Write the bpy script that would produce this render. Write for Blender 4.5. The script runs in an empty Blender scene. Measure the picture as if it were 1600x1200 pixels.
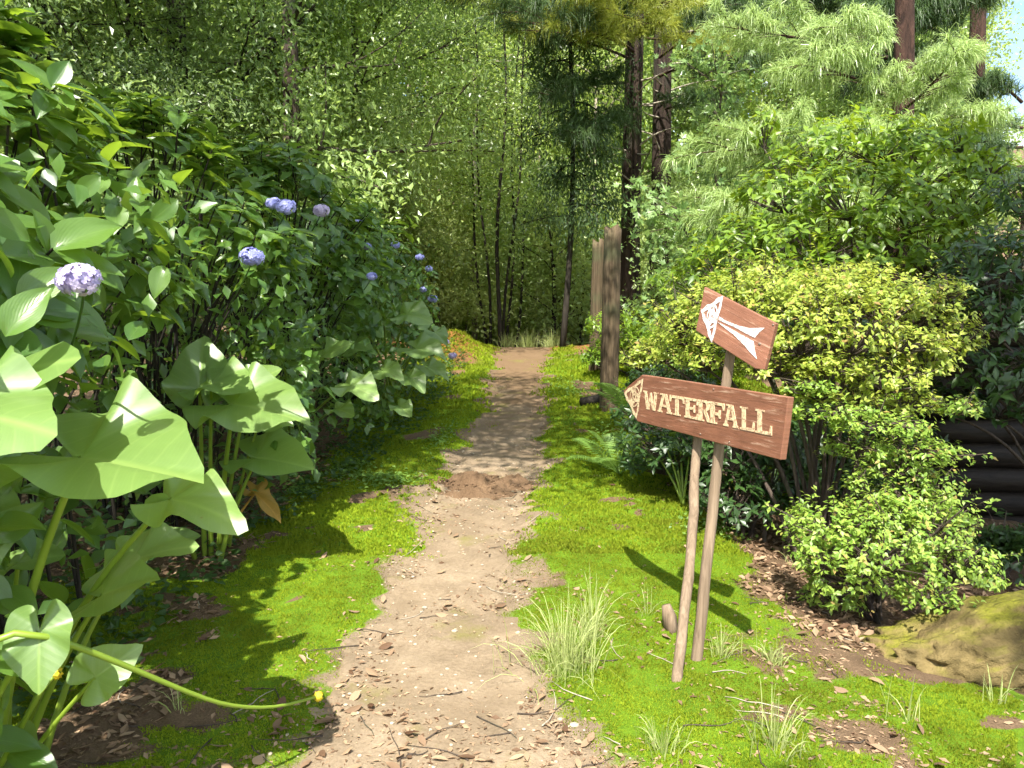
import bpy, math, random
import numpy as np
from mathutils import Vector, Matrix

R = math.radians
rng = np.random.default_rng(11)
random.seed(11)
scene = bpy.context.scene
COL = scene.collection

# ------------------------------------------------------------------ camera, sky, sun, exposure
CAM_H, FPX, PITCH = 1.55, 1190.0, math.atan(120 / 1190.0)
cam_data = bpy.data.cameras.new('camera')
cam_data.sensor_width = 36.0
cam_data.lens = 36.0 * FPX / 1600.0
cam_data.clip_start = 0.05
cam_data.clip_end = 1000.0
cam = bpy.data.objects.new('camera', cam_data)
COL.objects.link(cam)
cam.location = (0, 0, CAM_H)
cam.rotation_euler = (R(90) - PITCH, 0, 0)
scene.camera = cam

SUN_EL, SUN_AZ = 56.0, 9.0           # height; degrees to the left of straight behind the camera
to_sun = Vector((-math.sin(R(SUN_AZ)) * math.cos(R(SUN_EL)), -math.cos(R(SUN_AZ)) * math.cos(R(SUN_EL)), math.sin(R(SUN_EL))))
world = bpy.data.worlds.new('World')
scene.world = world
world.use_nodes = True
wn, wl = world.node_tree.nodes, world.node_tree.links
for n in list(wn):
    wn.remove(n)
w_out = wn.new('ShaderNodeOutputWorld')
w_bg = wn.new('ShaderNodeBackground')
w_sky = wn.new('ShaderNodeTexSky')
w_sky.sky_type = 'NISHITA'
w_sky.sun_disc = False
w_sky.sun_elevation = R(SUN_EL)
w_sky.sun_rotation = math.atan2(to_sun.x, to_sun.y)
w_sky.air_density = 1.0
w_sky.dust_density = 1.5
w_bg.inputs['Strength'].default_value = 0.14
# broken white cloud all over the sky
w_tc = wn.new('ShaderNodeTexCoord')
w_no = wn.new('ShaderNodeTexNoise')
w_no.inputs['Scale'].default_value = 3.2
w_no.inputs['Detail'].default_value = 7
w_no.inputs['Roughness'].default_value = 0.6
w_rp = wn.new('ShaderNodeValToRGB')
w_rp.color_ramp.elements[0].position = 0.46
w_rp.color_ramp.elements[1].position = 0.62
w_mx = wn.new('ShaderNodeMixRGB')
w_mx.inputs[2].default_value = (7.5, 7.7, 8.0, 1)
wl.new(w_tc.outputs['Generated'], w_no.inputs['Vector'])
wl.new(w_no.outputs['Fac'], w_rp.inputs['Fac'])
wl.new(w_rp.outputs['Color'], w_mx.inputs[0])
wl.new(w_sky.outputs['Color'], w_mx.inputs[1])
wl.new(w_mx.outputs['Color'], w_bg.inputs['Color'])
wl.new(w_bg.outputs['Background'], w_out.inputs['Surface'])

sun_data = bpy.data.lights.new('sun', 'SUN')
sun_data.energy = 5.0
sun_data.angle = R(0.53)
sun_data.color = (1.0, 0.95, 0.86)
sun = bpy.data.objects.new('sun', sun_data)
COL.objects.link(sun)
sun.location = (-2, -6, 12)
sun.rotation_euler = to_sun.to_track_quat('Z', 'Y').to_euler()

scene.view_settings.view_transform = 'Standard'
scene.view_settings.look = 'None'
scene.view_settings.exposure = 1.42
scene.view_settings.gamma = 1.0
scene.render.engine = 'CYCLES'
scene.cycles.max_bounces = 4
scene.cycles.diffuse_bounces = 2
scene.cycles.glossy_bounces = 1
scene.cycles.transmission_bounces = 3
scene.cycles.transparent_max_bounces = 4
scene.cycles.caustics_reflective = False
scene.cycles.caustics_refractive = False
scene.cycles.use_adaptive_sampling = True
scene.cycles.adaptive_threshold = 0.03

# ------------------------------------------------------------------ numeric helpers
def smooth(a, b, x):
    t = np.clip((np.asarray(x, float) - a) / (b - a), 0, 1)
    return t * t * (3 - 2 * t)

_perm = np.random.default_rng(5).random((256, 256))
def vnoise(x, y):
    x = np.asarray(x, float); y = np.asarray(y, float)
    xi = np.floor(x).astype(int); yi = np.floor(y).astype(int)
    fx = x - xi; fy = y - yi
    fx = fx * fx * (3 - 2 * fx); fy = fy * fy * (3 - 2 * fy)
    a = _perm[xi & 255, yi & 255]; b = _perm[(xi + 1) & 255, yi & 255]
    c = _perm[xi & 255, (yi + 1) & 255]; d = _perm[(xi + 1) & 255, (yi + 1) & 255]
    return (a * (1 - fx) + b * fx) * (1 - fy) + (c * (1 - fx) + d * fx) * fy
def fbm(x, y, s=1.0, o=4):
    t = 0; amp = 0.5; tot = 0
    for k in range(o):
        t = t + amp * vnoise(np.asarray(x) * s + 17.3 * k, np.asarray(y) * s + 9.1 * k); tot += amp
        amp *= 0.5; s *= 2.03
    return t / tot
def unit(v):
    v = np.asarray(v, float)
    return v / np.maximum(np.linalg.norm(v, axis=-1, keepdims=True), 1e-9)
def rand_dirs(n):
    return unit(rng.normal(size=(n, 3)))

# ------------------------------------------------------------------ the lie of the land
PY = [-40, 0, 4, 6, 9, 12, 16, 18.5, 24, 30, 40, 55, 80, 160]
PZ = [0, 0, 0, .08, .32, .50, .73, .60, -.5, -1.0, .3, 5, 13, 34]
# path rows: distance, left edge, right edge (metres)
PATH = np.array([[-3, -1.35, .85], [1.2, -1.15, .55], [2.3, -.85, .40], [2.95, -.72, .10], [3.55, -.74, .03], [4.4, -.68, -.02], [5.76, -.64, .13],
                 [6.8, -.56, .26], [8.0, -.42, .34], [9.2, -.36, .38], [11.5, -.30, .50], [14, -.30, .65], [16, -.32, .85], [19, -.4, 1.2], [24, -.6, 1.6]])
def path_lr(y):
    return np.interp(y, PATH[:, 0], PATH[:, 1]), np.interp(y, PATH[:, 0], PATH[:, 2])
def path_d(x, y):
    """signed distance to the edge of the trodden path, negative on it"""
    l, r = path_lr(y)
    return np.maximum(l - x, x - r)
def ground_z(x, y, fine=True):
    x = np.asarray(x, float); y = np.asarray(y, float)
    z = np.interp(y, PY, PZ)
    z = z + .30 * smooth(-1.7, -3.6, x) * smooth(1, 5, y)
    z = z - .34 * smooth(1.25, 2.5, x) * (1 - smooth(6.5, 10, y)) * smooth(2.2, 4.2, y)
    z = z + .45 * np.exp(-((x + 1.15) ** 2 / .22 + (y - 14.6) ** 2 / 2.4))      # brown bank by the crest
    z = z + .35 * smooth(1.2, 4, x) * smooth(10, 14, y)
    pd = path_d(x, y)
    z = z - .035 * smooth(.12, -.10, pd) * (y < 19)
    if fine:
        z = z + (fbm(x, y, 2.3, 3) - .5) * .09 * smooth(-.05, .35, pd) + (fbm(x + 7, y, 9, 2) - .5) * .022 * smooth(-.05, .1, pd)
    return z

_cp, _sp = math.cos(PITCH), math.sin(PITCH)
def ray(px, py):
    a = (px - 800) / FPX; b = (600 - py) / FPX
    return np.array([a, _cp + b * _sp, -_sp + b * _cp])
def at(px, py, d):
    """world point seen at a pixel of the 1600 x 1200 photo, d metres ahead"""
    r = ray(px, py)
    return np.array([0, 0, CAM_H]) + r * (d / r[1])
def on_ground(px, py):
    r = ray(px, py); d = 1.0
    while d < 40:
        p = np.array([0, 0, CAM_H]) + r * d
        if p[2] <= ground_z(p[0], p[1]):
            return p
        d += .01
    return p
def gpt(x, y, dz=0.0):
    return np.array([x, y, float(ground_z(x, y)) + dz])

# ------------------------------------------------------------------ materials
def new_mat(name):
    m = bpy.data.materials.new(name); m.use_nodes = True
    nt = m.node_tree
    for n in list(nt.nodes): nt.nodes.remove(n)
    out = nt.nodes.new('ShaderNodeOutputMaterial')
    return m, nt.nodes, nt.links, out
def mathn(N, L, op, a, b=None, c=None):
    n = N.new('ShaderNodeMath'); n.operation = op
    for i, v in enumerate((a, b, c)):
        if v is None: continue
        if isinstance(v, (int, float)): n.inputs[i].default_value = v
        else: L.new(v, n.inputs[i])
    return n.outputs[0]
def mixc(N, L, f, a, b, mode='MIX'):
    n = N.new('ShaderNodeMixRGB'); n.blend_type = mode
    for i, v in enumerate((f, a, b)):
        if isinstance(v, (int, float)): n.inputs[i].default_value = v
        elif isinstance(v, tuple): n.inputs[i].default_value = (*v[:3], 1)
        else: L.new(v, n.inputs[i])
    return n.outputs[0]
def noise(N, L, scale, detail=4, rough=.55, vec=None, dist=0):
    n = N.new('ShaderNodeTexNoise'); n.inputs['Scale'].default_value = scale
    n.inputs['Detail'].default_value = detail; n.inputs['Roughness'].default_value = rough
    n.inputs['Distortion'].default_value = dist
    if vec is not None: L.new(vec, n.inputs['Vector'])
    return n.outputs['Fac']
def ramp(N, L, f, stops):
    n = N.new('ShaderNodeValToRGB'); e = n.color_ramp.elements
    while len(e) < len(stops): e.new(.5)
    for i, (p, c) in enumerate(stops):
        e[i].position = p; e[i].color = (*c[:3], 1) if isinstance(c, tuple) else (c, c, c, 1)
    L.new(f, n.inputs[0])
    return n.outputs[0]
def objcoord(N, L, scale=(1, 1, 1)):
    t = N.new('ShaderNodeTexCoord'); mp = N.new('ShaderNodeMapping')
    mp.inputs['Scale'].default_value = scale
    L.new(t.outputs['Object'], mp.inputs['Vector'])
    return mp.outputs['Vector']
def bump(N, L, h, dist=.01, strength=1.0):
    b = N.new('ShaderNodeBump'); b.inputs['Distance'].default_value = dist; b.inputs['Strength'].default_value = strength
    L.new(h, b.inputs['Height'])
    return b.outputs['Normal']

def leaf_mat(name, dark, light, trans=.35, trans_col=None, rough=.4, spec=.5, veins=0, back=None, old=None, vary=False):
    """a leaf: front colour varies from leaf to leaf, light comes through it"""
    m, N, L, out = new_mat(name)
    at_ = N.new('ShaderNodeAttribute'); at_.attribute_name = 'rnd'
    oi = N.new('ShaderNodeObjectInfo')
    has = mathn(N, L, 'GREATER_THAN', at_.outputs['Fac'], .0005)         # joined foliage carries its own tone, a single leaf takes the object's
    rnd = mathn(N, L, 'ADD', mathn(N, L, 'MULTIPLY', has, at_.outputs['Fac']), mathn(N, L, 'MULTIPLY', mathn(N, L, 'SUBTRACT', 1.0, has), oi.outputs['Random']))
    stops = [(0, dark), (.75, light), (1, tuple(.5 * (a + b) for a, b in zip(dark, light)))]
    if old: stops = [(0, dark), (.8, light), (.93, light), (.97, old)]
    col = ramp(N, L, rnd, stops)
    if not veins and vary:
        hs = N.new('ShaderNodeHueSaturation'); L.new(col, hs.inputs['Color'])
        L.new(mathn(N, L, 'ADD', mathn(N, L, 'MULTIPLY', oi.outputs['Random'], .5), .8), hs.inputs['Value'])
        col = hs.outputs[0]
    p = N.new('ShaderNodeBsdfPrincipled')
    p.inputs['Roughness'].default_value = rough
    p.inputs['Specular IOR Level'].default_value = spec
    tint = trans_col or tuple(min(1, c * f) for c, f in zip(light, (1.7, 1.45, .6)))
    tcol = mixc(N, L, .25, tint, col)
    if veins:
        uv = N.new('ShaderNodeUVMap'); sx = N.new('ShaderNodeSeparateXYZ'); L.new(uv.outputs[0], sx.inputs[0])
        ax = mathn(N, L, 'ABSOLUTE', sx.outputs[0])
        f = mathn(N, L, 'FRACT', mathn(N, L, 'MULTIPLY', mathn(N, L, 'SUBTRACT', sx.outputs[1], mathn(N, L, 'MULTIPLY', ax, .75)), float(veins)))
        tri = mathn(N, L, 'ABSOLUTE', mathn(N, L, 'SUBTRACT', f, .5))
        vein = ramp(N, L, tri, [(0, 1.0), (.10, 0.0)])
        mid = ramp(N, L, ax, [(0, 1.0), (.035, 0.0)])
        f2 = mathn(N, L, 'FRACT', mathn(N, L, 'MULTIPLY', mathn(N, L, 'SUBTRACT', sx.outputs[1], mathn(N, L, 'MULTIPLY', ax, .55)), float(veins) * 5.3))
        fine_v = ramp(N, L, mathn(N, L, 'ABSOLUTE', mathn(N, L, 'SUBTRACT', f2, .5)), [(0, 1.0), (.2, 0.0)])
        vm = mathn(N, L, 'MAXIMUM', mathn(N, L, 'MAXIMUM', mathn(N, L, 'MULTIPLY', vein, .45), mathn(N, L, 'MULTIPLY', fine_v, .16)), mid)
        pale = tuple(min(1, c * f + .03) for c, f in zip(light, (1.7, 1.5, 1.4)))
        blot = noise(N, L, 14, 3)
        col = mixc(N, L, mathn(N, L, 'MULTIPLY', blot, .35), col, tuple(c * .6 for c in dark))
        col = mixc(N, L, mathn(N, L, 'MULTIPLY', vm, .38), col, pale)
        spot = ramp(N, L, noise(N, L, 22, 2, .5, objcoord(N, L)), [(.74, 0.0), (.77, .9)])
        col = mixc(N, L, spot, col, (.16, .10, .03))
        L.new(bump(N, L, mathn(N, L, 'ADD', mathn(N, L, 'MULTIPLY', tri, .5), mathn(N, L, 'MULTIPLY', mid, -.3)), .0018, .5), p.inputs['Normal'])
    if back:
        g = N.new('ShaderNodeNewGeometry')
        col = mixc(N, L, mathn(N, L, 'MULTIPLY', g.outputs['Backfacing'], .8), col, back)
    L.new(col, p.inputs['Base Color'])
    t = N.new('ShaderNodeBsdfTranslucent'); L.new(tcol, t.inputs['Color'])
    mx = N.new('ShaderNodeMixShader'); mx.inputs[0].default_value = trans
    L.new(p.outputs[0], mx.inputs[1]); L.new(t.outputs[0], mx.inputs[2])
    L.new(mx.outputs[0], out.inputs['Surface'])
    return m

def bark_mat(name, c1, c2, sc=(9, 9, 1.6), bd=.03, lichen=None, rough=.9):
    m, N, L, out = new_mat(name)
    v = objcoord(N, L, sc)
    f = noise(N, L, 2.2, 8, .65, v, .6)
    g = noise(N, L, .9, 3, .5, objcoord(N, L, (2, 2, 2)))
    col = ramp(N, L, f, [(.3, c1), (.7, c2)])
    if lichen:
        col = mixc(N, L, ramp(N, L, g, [(.52, 0.0), (.66, .8)]), col, lichen)
    p = N.new('ShaderNodeBsdfPrincipled'); p.inputs['Roughness'].default_value = rough
    p.inputs['Specular IOR Level'].default_value = .2
    L.new(col, p.inputs['Base Color'])
    L.new(bump(N, L, f, bd, 1.0), p.inputs['Normal'])
    L.new(p.outputs[0], out.inputs['Surface'])
    return m

def soil_mat(name, stops, bd=.012, patch=None, fine=60, film=None, far=None):
    m, N, L, out = new_mat(name)
    v = objcoord(N, L)
    f = noise(N, L, 3.1, 9, .7, v); g = noise(N, L, fine, 5, .7, v)
    mixf = mathn(N, L, 'ADD', mathn(N, L, 'MULTIPLY', f, .6), mathn(N, L, 'MULTIPLY', g, .4))
    col = ramp(N, L, mixf, stops)
    if patch: col = mixc(N, L, ramp(N, L, noise(N, L, 1.3, 5, .6, v), [(.5, 0.0), (.62, .75)]), col, patch)
    if far:                                                             # needle-strewn brown earth further up the path, with its shade mixed into the colour
        sx = N.new('ShaderNodeSeparateXYZ'); L.new(v, sx.inputs[0])
        fr = mathn(N, L, 'ADD', mathn(N, L, 'MULTIPLY', mathn(N, L, 'SUBTRACT', sx.outputs[1], 6.3), .16), mathn(N, L, 'MULTIPLY', mathn(N, L, 'SUBTRACT', noise(N, L, 2.4, 6, .65, v), .5), 1.6))
        col = mixc(N, L, ramp(N, L, fr, [(.1, 0.0), (.75, .85)]), col, far)
    if film: col = mixc(N, L, ramp(N, L, noise(N, L, 2.1, 7, .7, objcoord(N, L, (1, .9, 1.3))), [(.56, 0.0), (.70, .75)]), col, film)   # green algal film
    p = N.new('ShaderNodeBsdfPrincipled'); p.inputs['Roughness'].default_value = .95
    p.inputs['Specular IOR Level'].default_value = .12
    L.new(col, p.inputs['Base Color'])
    L.new(bump(N, L, mathn(N, L, 'ADD', mathn(N, L, 'MULTIPLY', g, .5), f), bd), p.inputs['Normal'])
    L.new(p.outputs[0], out.inputs['Surface'])
    return m

def flat_mat(name, col, rough=.7, spec=.3, var=.15, sc=40, bd=0, worn=None):
    m, N, L, out = new_mat(name)
    f = noise(N, L, sc, 5, .6, objcoord(N, L))
    c = ramp(N, L, f, [(.3, tuple(x * (1 - var) for x in col)), (.7, tuple(min(1, x * (1 + var)) for x in col))])
    if worn: c = mixc(N, L, ramp(N, L, noise(N, L, 70, 6, .75, objcoord(N, L)), [(.50, 0.0), (.58, .8)]), c, worn)      # paint chipped off
    p = N.new('ShaderNodeBsdfPrincipled'); p.inputs['Roughness'].default_value = rough
    p.inputs['Specular IOR Level'].default_value = spec
    L.new(c, p.inputs['Base Color'])
    if bd: L.new(bump(N, L, f, bd), p.inputs['Normal'])
    L.new(p.outputs[0], out.inputs['Surface'])
    return m

def ground_mat():
    m, N, L, out = new_mat('mossy_ground')
    v = objcoord(N, L)
    a = N.new('ShaderNodeAttribute'); a.attribute_name = 'moss'
    b = N.new('ShaderNodeAttribute'); b.attribute_name = 'bank'
    f = noise(N, L, 5, 8, .7, v); g = noise(N, L, 120, 4, .7, v); w = noise(N, L, 1.6, 4, .6, v)
    moss = ramp(N, L, mathn(N, L, 'ADD', mathn(N, L, 'MULTIPLY', f, .5), mathn(N, L, 'MULTIPLY', g, .5)),
                [(.32, (.045, .085, .006)), (.52, (.10, .18, .010)), (.72, (.17, .25, .02))])
    dirt = ramp(N, L, mathn(N, L, 'ADD', mathn(N, L, 'MULTIPLY', f, .5), mathn(N, L, 'MULTIPLY', g, .5)),
                [(.3, (.055, .035, .02)), (.55, (.15, .10, .06)), (.75, (.26, .18, .11))])
    near = N.new('ShaderNodeAttribute'); near.attribute_name = 'tread'
    pale = ramp(N, L, mathn(N, L, 'ADD', mathn(N, L, 'MULTIPLY', f, .6), mathn(N, L, 'MULTIPLY', g, .4)), [(.30, (.105, .077, .048)), (.50, (.205, .155, .102)), (.70, (.30, .235, .16))])
    dirt = mixc(N, L, near.outputs['Fac'], dirt, pale)
    mk = mathn(N, L, 'ADD', a.outputs['Fac'], mathn(N, L, 'MULTIPLY', mathn(N, L, 'SUBTRACT', f, .5), .9))
    col = mixc(N, L, ramp(N, L, mk, [(.4, 0.0), (.55, 1.0)]), dirt, moss)
    bk = ramp(N, L, g, [(.3, (.10, .045, .012)), (.7, (.27, .13, .035))])
    col = mixc(N, L, b.outputs['Fac'], col, bk)
    p = N.new('ShaderNodeBsdfPrincipled'); p.inputs['Roughness'].default_value = .95
    p.inputs['Specular IOR Level'].default_value = .1
    L.new(col, p.inputs['Base Color'])
    L.new(bump(N, L, mathn(N, L, 'ADD', f, mathn(N, L, 'MULTIPLY', g, .6)), .014), p.inputs['Normal'])
    L.new(p.outputs[0], out.inputs['Surface'])
    return m

def board_mat(name, base, worn):
    """brown stain over wood, rubbed along the grain"""
    m, N, L, out = new_mat(name)
    uv = N.new('ShaderNodeUVMap'); mp = N.new('ShaderNodeMapping'); mp.inputs['Scale'].default_value = (1.6, 24, 1)
    L.new(uv.outputs[0], mp.inputs['Vector'])
    f = noise(N, L, 2.4, 8, .7, mp.outputs['Vector'], .4)
    mp2 = N.new('ShaderNodeMapping'); mp2.inputs['Scale'].default_value = (3, 9, 1); L.new(uv.outputs[0], mp2.inputs['Vector'])
    g = noise(N, L, 2.0, 6, .7, mp2.outputs['Vector'])
    h = noise(N, L, 1.2, 2, .5, uv.outputs[0])
    col = ramp(N, L, g, [(.3, tuple(c * .72 for c in base)), (.7, tuple(c * 1.25 for c in base))])
    scr = mathn(N, L, 'MULTIPLY', ramp(N, L, f, [(.56, 0.0), (.64, 1.0)]), ramp(N, L, g, [(.42, 0.0), (.56, .85)]))
    col = mixc(N, L, scr, col, worn)
    p = N.new('ShaderNodeBsdfPrincipled'); p.inputs['Specular IOR Level'].default_value = .35
    L.new(mathn(N, L, 'ADD', mathn(N, L, 'MULTIPLY', h, .25), .42), p.inputs['Roughness'])
    L.new(col, p.inputs['Base Color'])
    L.new(bump(N, L, f, .003), p.inputs['Normal'])
    L.new(p.outputs[0], out.inputs['Surface'])
    return m

M = {}
M['ground'] = ground_mat()
M['path'] = soil_mat('trodden_earth', [(.30, (.105, .077, .048)), (.50, (.205, .155, .102)), (.70, (.30, .235, .16))], .012, patch=(.17, .126, .08), fine=55, film=(.145, .135, .035), far=(.14, .088, .047))
M['mound'] = soil_mat('dug_soil', [(.3, (.06, .036, .02)), (.55, (.15, .095, .055)), (.75, (.25, .17, .10))], .02, fine=90)
M['moss'] = leaf_mat('moss_blades', (.115, .13, .012), (.225, .30, .016), .30, (.33, .40, .02), .8, .1)
M['hydrangea'] = leaf_mat('hydrangea_leaf', (.045, .11, .022), (.12, .22, .035), .36, (.40, .58, .03), .33, .7, veins=9)
M['hydrangea_far'] = leaf_mat('hydrangea_leaf_small', (.035, .09, .018), (.10, .19, .035), .34, (.33, .50, .04), .36, .6)
M['taro'] = leaf_mat('elephant_ear_leaf', (.115, .21, .05), (.20, .315, .08), .40, (.40, .58, .05), .42, .8, veins=7)
M['taro_stalk'] = leaf_mat('elephant_ear_stalk', (.17, .26, .025), (.24, .34, .04), .15, None, .4, .5)
M['wilted'] = leaf_mat('wilted_leaf', (.28, .17, .03), (.42, .26, .05), .3, (.5, .3, .04), .5, .3, veins=6)
M['azalea'] = leaf_mat('azalea_leaf', (.15, .23, .025), (.37, .42, .075), .40, (.58, .65, .08), .42, .4, old=(.30, .19, .07))
M['azalea_low'] = leaf_mat('azalea_leaf_green', (.10, .20, .025), (.29, .40, .07), .38, (.52, .66, .09), .42, .4, old=(.34, .24, .08))
M['rhodo'] = leaf_mat('shrub_leaf', (.06, .13, .012), (.20, .31, .025), .38, (.46, .60, .03), .36, .5, veins=7)
M['rhodo_far'] = leaf_mat('shrub_leaf_small', (.06, .13, .012), (.20, .31, .025), .38, (.46, .60, .03), .38, .5)
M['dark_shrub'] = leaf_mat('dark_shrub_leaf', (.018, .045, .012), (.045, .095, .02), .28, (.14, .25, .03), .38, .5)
M['weed'] = leaf_mat('low_weed_leaf', (.08, .17, .03), (.20, .32, .06), .36, (.38, .55, .08), .45, .4)
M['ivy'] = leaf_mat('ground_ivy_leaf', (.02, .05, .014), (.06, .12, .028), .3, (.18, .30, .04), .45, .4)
M['broad'] = leaf_mat('broadleaf_tree_leaf', (.075, .15, .03), (.32, .42, .14), .42, (.54, .70, .16), .36, .8, vary=True)
M['broad_bright'] = leaf_mat('bright_tree_leaf', (.14, .25, .035), (.42, .52, .15), .46, (.68, .82, .15), .38, .7, vary=True)
M['broad_dark'] = leaf_mat('dark_tree_leaf', (.055, .11, .028), (.21, .29, .10), .38, (.36, .50, .12), .38, .7, vary=True)
M['glade'] = leaf_mat('glade_bush_leaf', (.20, .30, .06), (.50, .58, .22), .44, (.74, .82, .22), .4, .6, vary=True)  # extra pale leaf colour stands in for sunlight in the glade
M['maple'] = leaf_mat('lobed_leaf', (.08, .16, .045), (.20, .31, .09), .38, (.40, .56, .14), .38, .55)
M['needle'] = leaf_mat('pine_needle', (.17, .27, .065), (.38, .50, .17), .34, (.54, .66, .20), .36, .6)
M['needle_yellow'] = leaf_mat('pine_needle_yellow', (.17, .22, .03), (.34, .37, .06), .36, (.52, .55, .08), .4, .4)
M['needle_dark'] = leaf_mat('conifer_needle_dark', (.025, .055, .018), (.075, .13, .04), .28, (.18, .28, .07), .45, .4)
M['fern'] = leaf_mat('fern_frond', (.08, .17, .03), (.19, .31, .06), .37, (.40, .56, .08), .45, .4)
M['grass'] = leaf_mat('grass_blade', (.22, .29, .07), (.44, .48, .20), .38, (.56, .62, .20), .5, .35)
M['litter'] = leaf_mat('dry_leaf', (.085, .045, .025), (.40, .28, .175), .22, (.42, .25, .12), .75, .2)
M['bark'] = bark_mat('grey_brown_bark', (.035, .026, .02), (.13, .10, .078), lichen=(.09, .10, .06))
M['bark_pale'] = bark_mat('pale_bark', (.20, .17, .13), (.42, .37, .29), bd=.006)
M['bark_dark'] = bark_mat('dark_slender_bark', (.012, .010, .008), (.05, .042, .032), bd=.008)
M['bark_pine'] = bark_mat('brown_pine_bark', (.016, .009, .007), (.085, .045, .032), sc=(5, 5, 1.4), bd=.05)
M['bark_conifer'] = bark_mat('furrowed_conifer_bark', (.010, .007, .006), (.085, .058, .044), sc=(9, 9, .7), bd=.08, lichen=(.05, .048, .034))
M['post'] = bark_mat('weathered_post_wood', (.035, .025, .015), (.16, .115, .068), sc=(14, 14, .8), bd=.02, lichen=(.075, .085, .04))
M['pole'] = bark_mat('bare_pole_wood', (.11, .078, .05), (.28, .205, .14), sc=(20, 20, 1.2), bd=.004)
M['wood_cut'] = flat_mat('pale_pebble', (.36, .30, .22), .8, .2, .35, 60)
M['logwall'] = bark_mat('dark_stained_log', (.010, .008, .006), (.035, .027, .02), sc=(1.2, 10, 10), bd=.01, rough=.6)
M['terracotta'] = flat_mat('terracotta', (.42, .20, .12), .8, .2, .3, 30)
M['board'] = board_mat('brown_stained_board', (.20, .085, .050), (.46, .31, .22))
M['board_edge'] = flat_mat('board_edge_wood', (.30, .17, .10), .8, .2, .3, 60)
M['cream'] = flat_mat('cream_paint', (.60, .47, .29), .6, .3, .14, 50, worn=(.22, .11, .07))
M['white'] = flat_mat('white_paint', (.55, .55, .54), .5, .4, .08, 50, worn=(.30, .20, .15))
M['nail'] = flat_mat('rusty_nail', (.18, .13, .10), .5, .5, .2, 90)
M['yellow'] = flat_mat('yellow_fruit_head', (.62, .47, .03), .6, .3, .25, 90, .003)
M['blue'] = leaf_mat('blue_floret', (.22, .24, .54), (.42, .44, .78), .3, (.5, .5, .88), .6, .2)
M['pale_blue'] = leaf_mat('pale_lilac_floret', (.38, .34, .60), (.62, .55, .74), .3, (.7, .6, .8), .6, .2)
M['bud'] = flat_mat('flower_centre', (.55, .52, .62), .6)

def rock_mat():
    m, N, L, out = new_mat('mossy_rock')
    v = objcoord(N, L)
    f = noise(N, L, 4, 9, .65, v, .5); g = noise(N, L, 45, 5, .7, v); w = noise(N, L, 2.3, 5, .6, v)
    vo = N.new('ShaderNodeTexVoronoi'); vo.feature = 'DISTANCE_TO_EDGE'; vo.inputs['Scale'].default_value = 4.5; L.new(objcoord(N, L, (.7, 1, 1.9)), vo.inputs['Vector'])
    crack = ramp(N, L, mathn(N, L, 'ADD', vo.outputs['Distance'], mathn(N, L, 'MULTIPLY', f, .12)), [(.055, 0.0), (.10, 1.0)])
    st = ramp(N, L, f, [(.3, (.045, .032, .015)), (.5, (.16, .12, .048)), (.7, (.28, .21, .09))])
    geo = N.new('ShaderNodeNewGeometry'); sx = N.new('ShaderNodeSeparateXYZ'); L.new(geo.outputs['Normal'], sx.inputs[0])
    up = mathn(N, L, 'ADD', mathn(N, L, 'MULTIPLY', sx.outputs[2], .35), w)
    ms = ramp(N, L, g, [(.3, (.10, .11, .01)), (.7, (.25, .25, .025))])
    col = mixc(N, L, ramp(N, L, up, [(.70, 0.0), (.88, .9)]), st, ms)
    p = N.new('ShaderNodeBsdfPrincipled'); p.inputs['Roughness'].default_value = .9; p.inputs['Specular IOR Level'].default_value = .15
    L.new(col, p.inputs['Base Color'])
    L.new(bump(N, L, mathn(N, L, 'ADD', mathn(N, L, 'ADD', f, mathn(N, L, 'MULTIPLY', g, .35)), mathn(N, L, 'MULTIPLY', crack, .05)), .06), p.inputs['Normal'])
    L.new(p.outputs[0], out.inputs['Surface'])
    return m
M['rock'] = rock_mat()

# ------------------------------------------------------------------ mesh building
def make_mesh(name, V, faces, mat, smooth_=True, rnd=None, uv=None, attrs=None):
    """V (n,3); faces: list of int arrays (k, sides); rnd, uv per vertex"""
    me = bpy.data.meshes.new(name)
    V = np.asarray(V, np.float32)
    faces = [np.asarray(f, np.int32) for f in faces if len(f)]
    nl = sum(f.size for f in faces); nf = sum(len(f) for f in faces)
    me.vertices.add(len(V)); me.vertices.foreach_set('co', V.ravel())
    me.loops.add(nl); me.polygons.add(nf)
    loops = np.concatenate([f.ravel() for f in faces])
    me.loops.foreach_set('vertex_index', loops)
    sizes = np.concatenate([np.full(len(f), f.shape[1], np.int32) for f in faces])
    starts = np.concatenate([[0], np.cumsum(sizes)[:-1]]).astype(np.int32)
    me.polygons.foreach_set('loop_start', starts)
    me.update(calc_edges=True)
    me.polygons.foreach_set('use_smooth', np.full(nf, smooth_))
    if rnd is not None:
        a = me.attributes.new('rnd', 'FLOAT', 'POINT'); a.data.foreach_set('value', np.asarray(rnd, np.float32))
    for k, v in (attrs or {}).items():
        a = me.attributes.new(k, 'FLOAT', 'POINT'); a.data.foreach_set('value', np.asarray(v, np.float32))
    if uv is not None:
        l = me.uv_layers.new(name='UVMap'); l.data.foreach_set('uv', np.asarray(uv, np.float32)[loops].ravel())
    me.materials.append(mat)
    me.validate()
    return me
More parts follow.
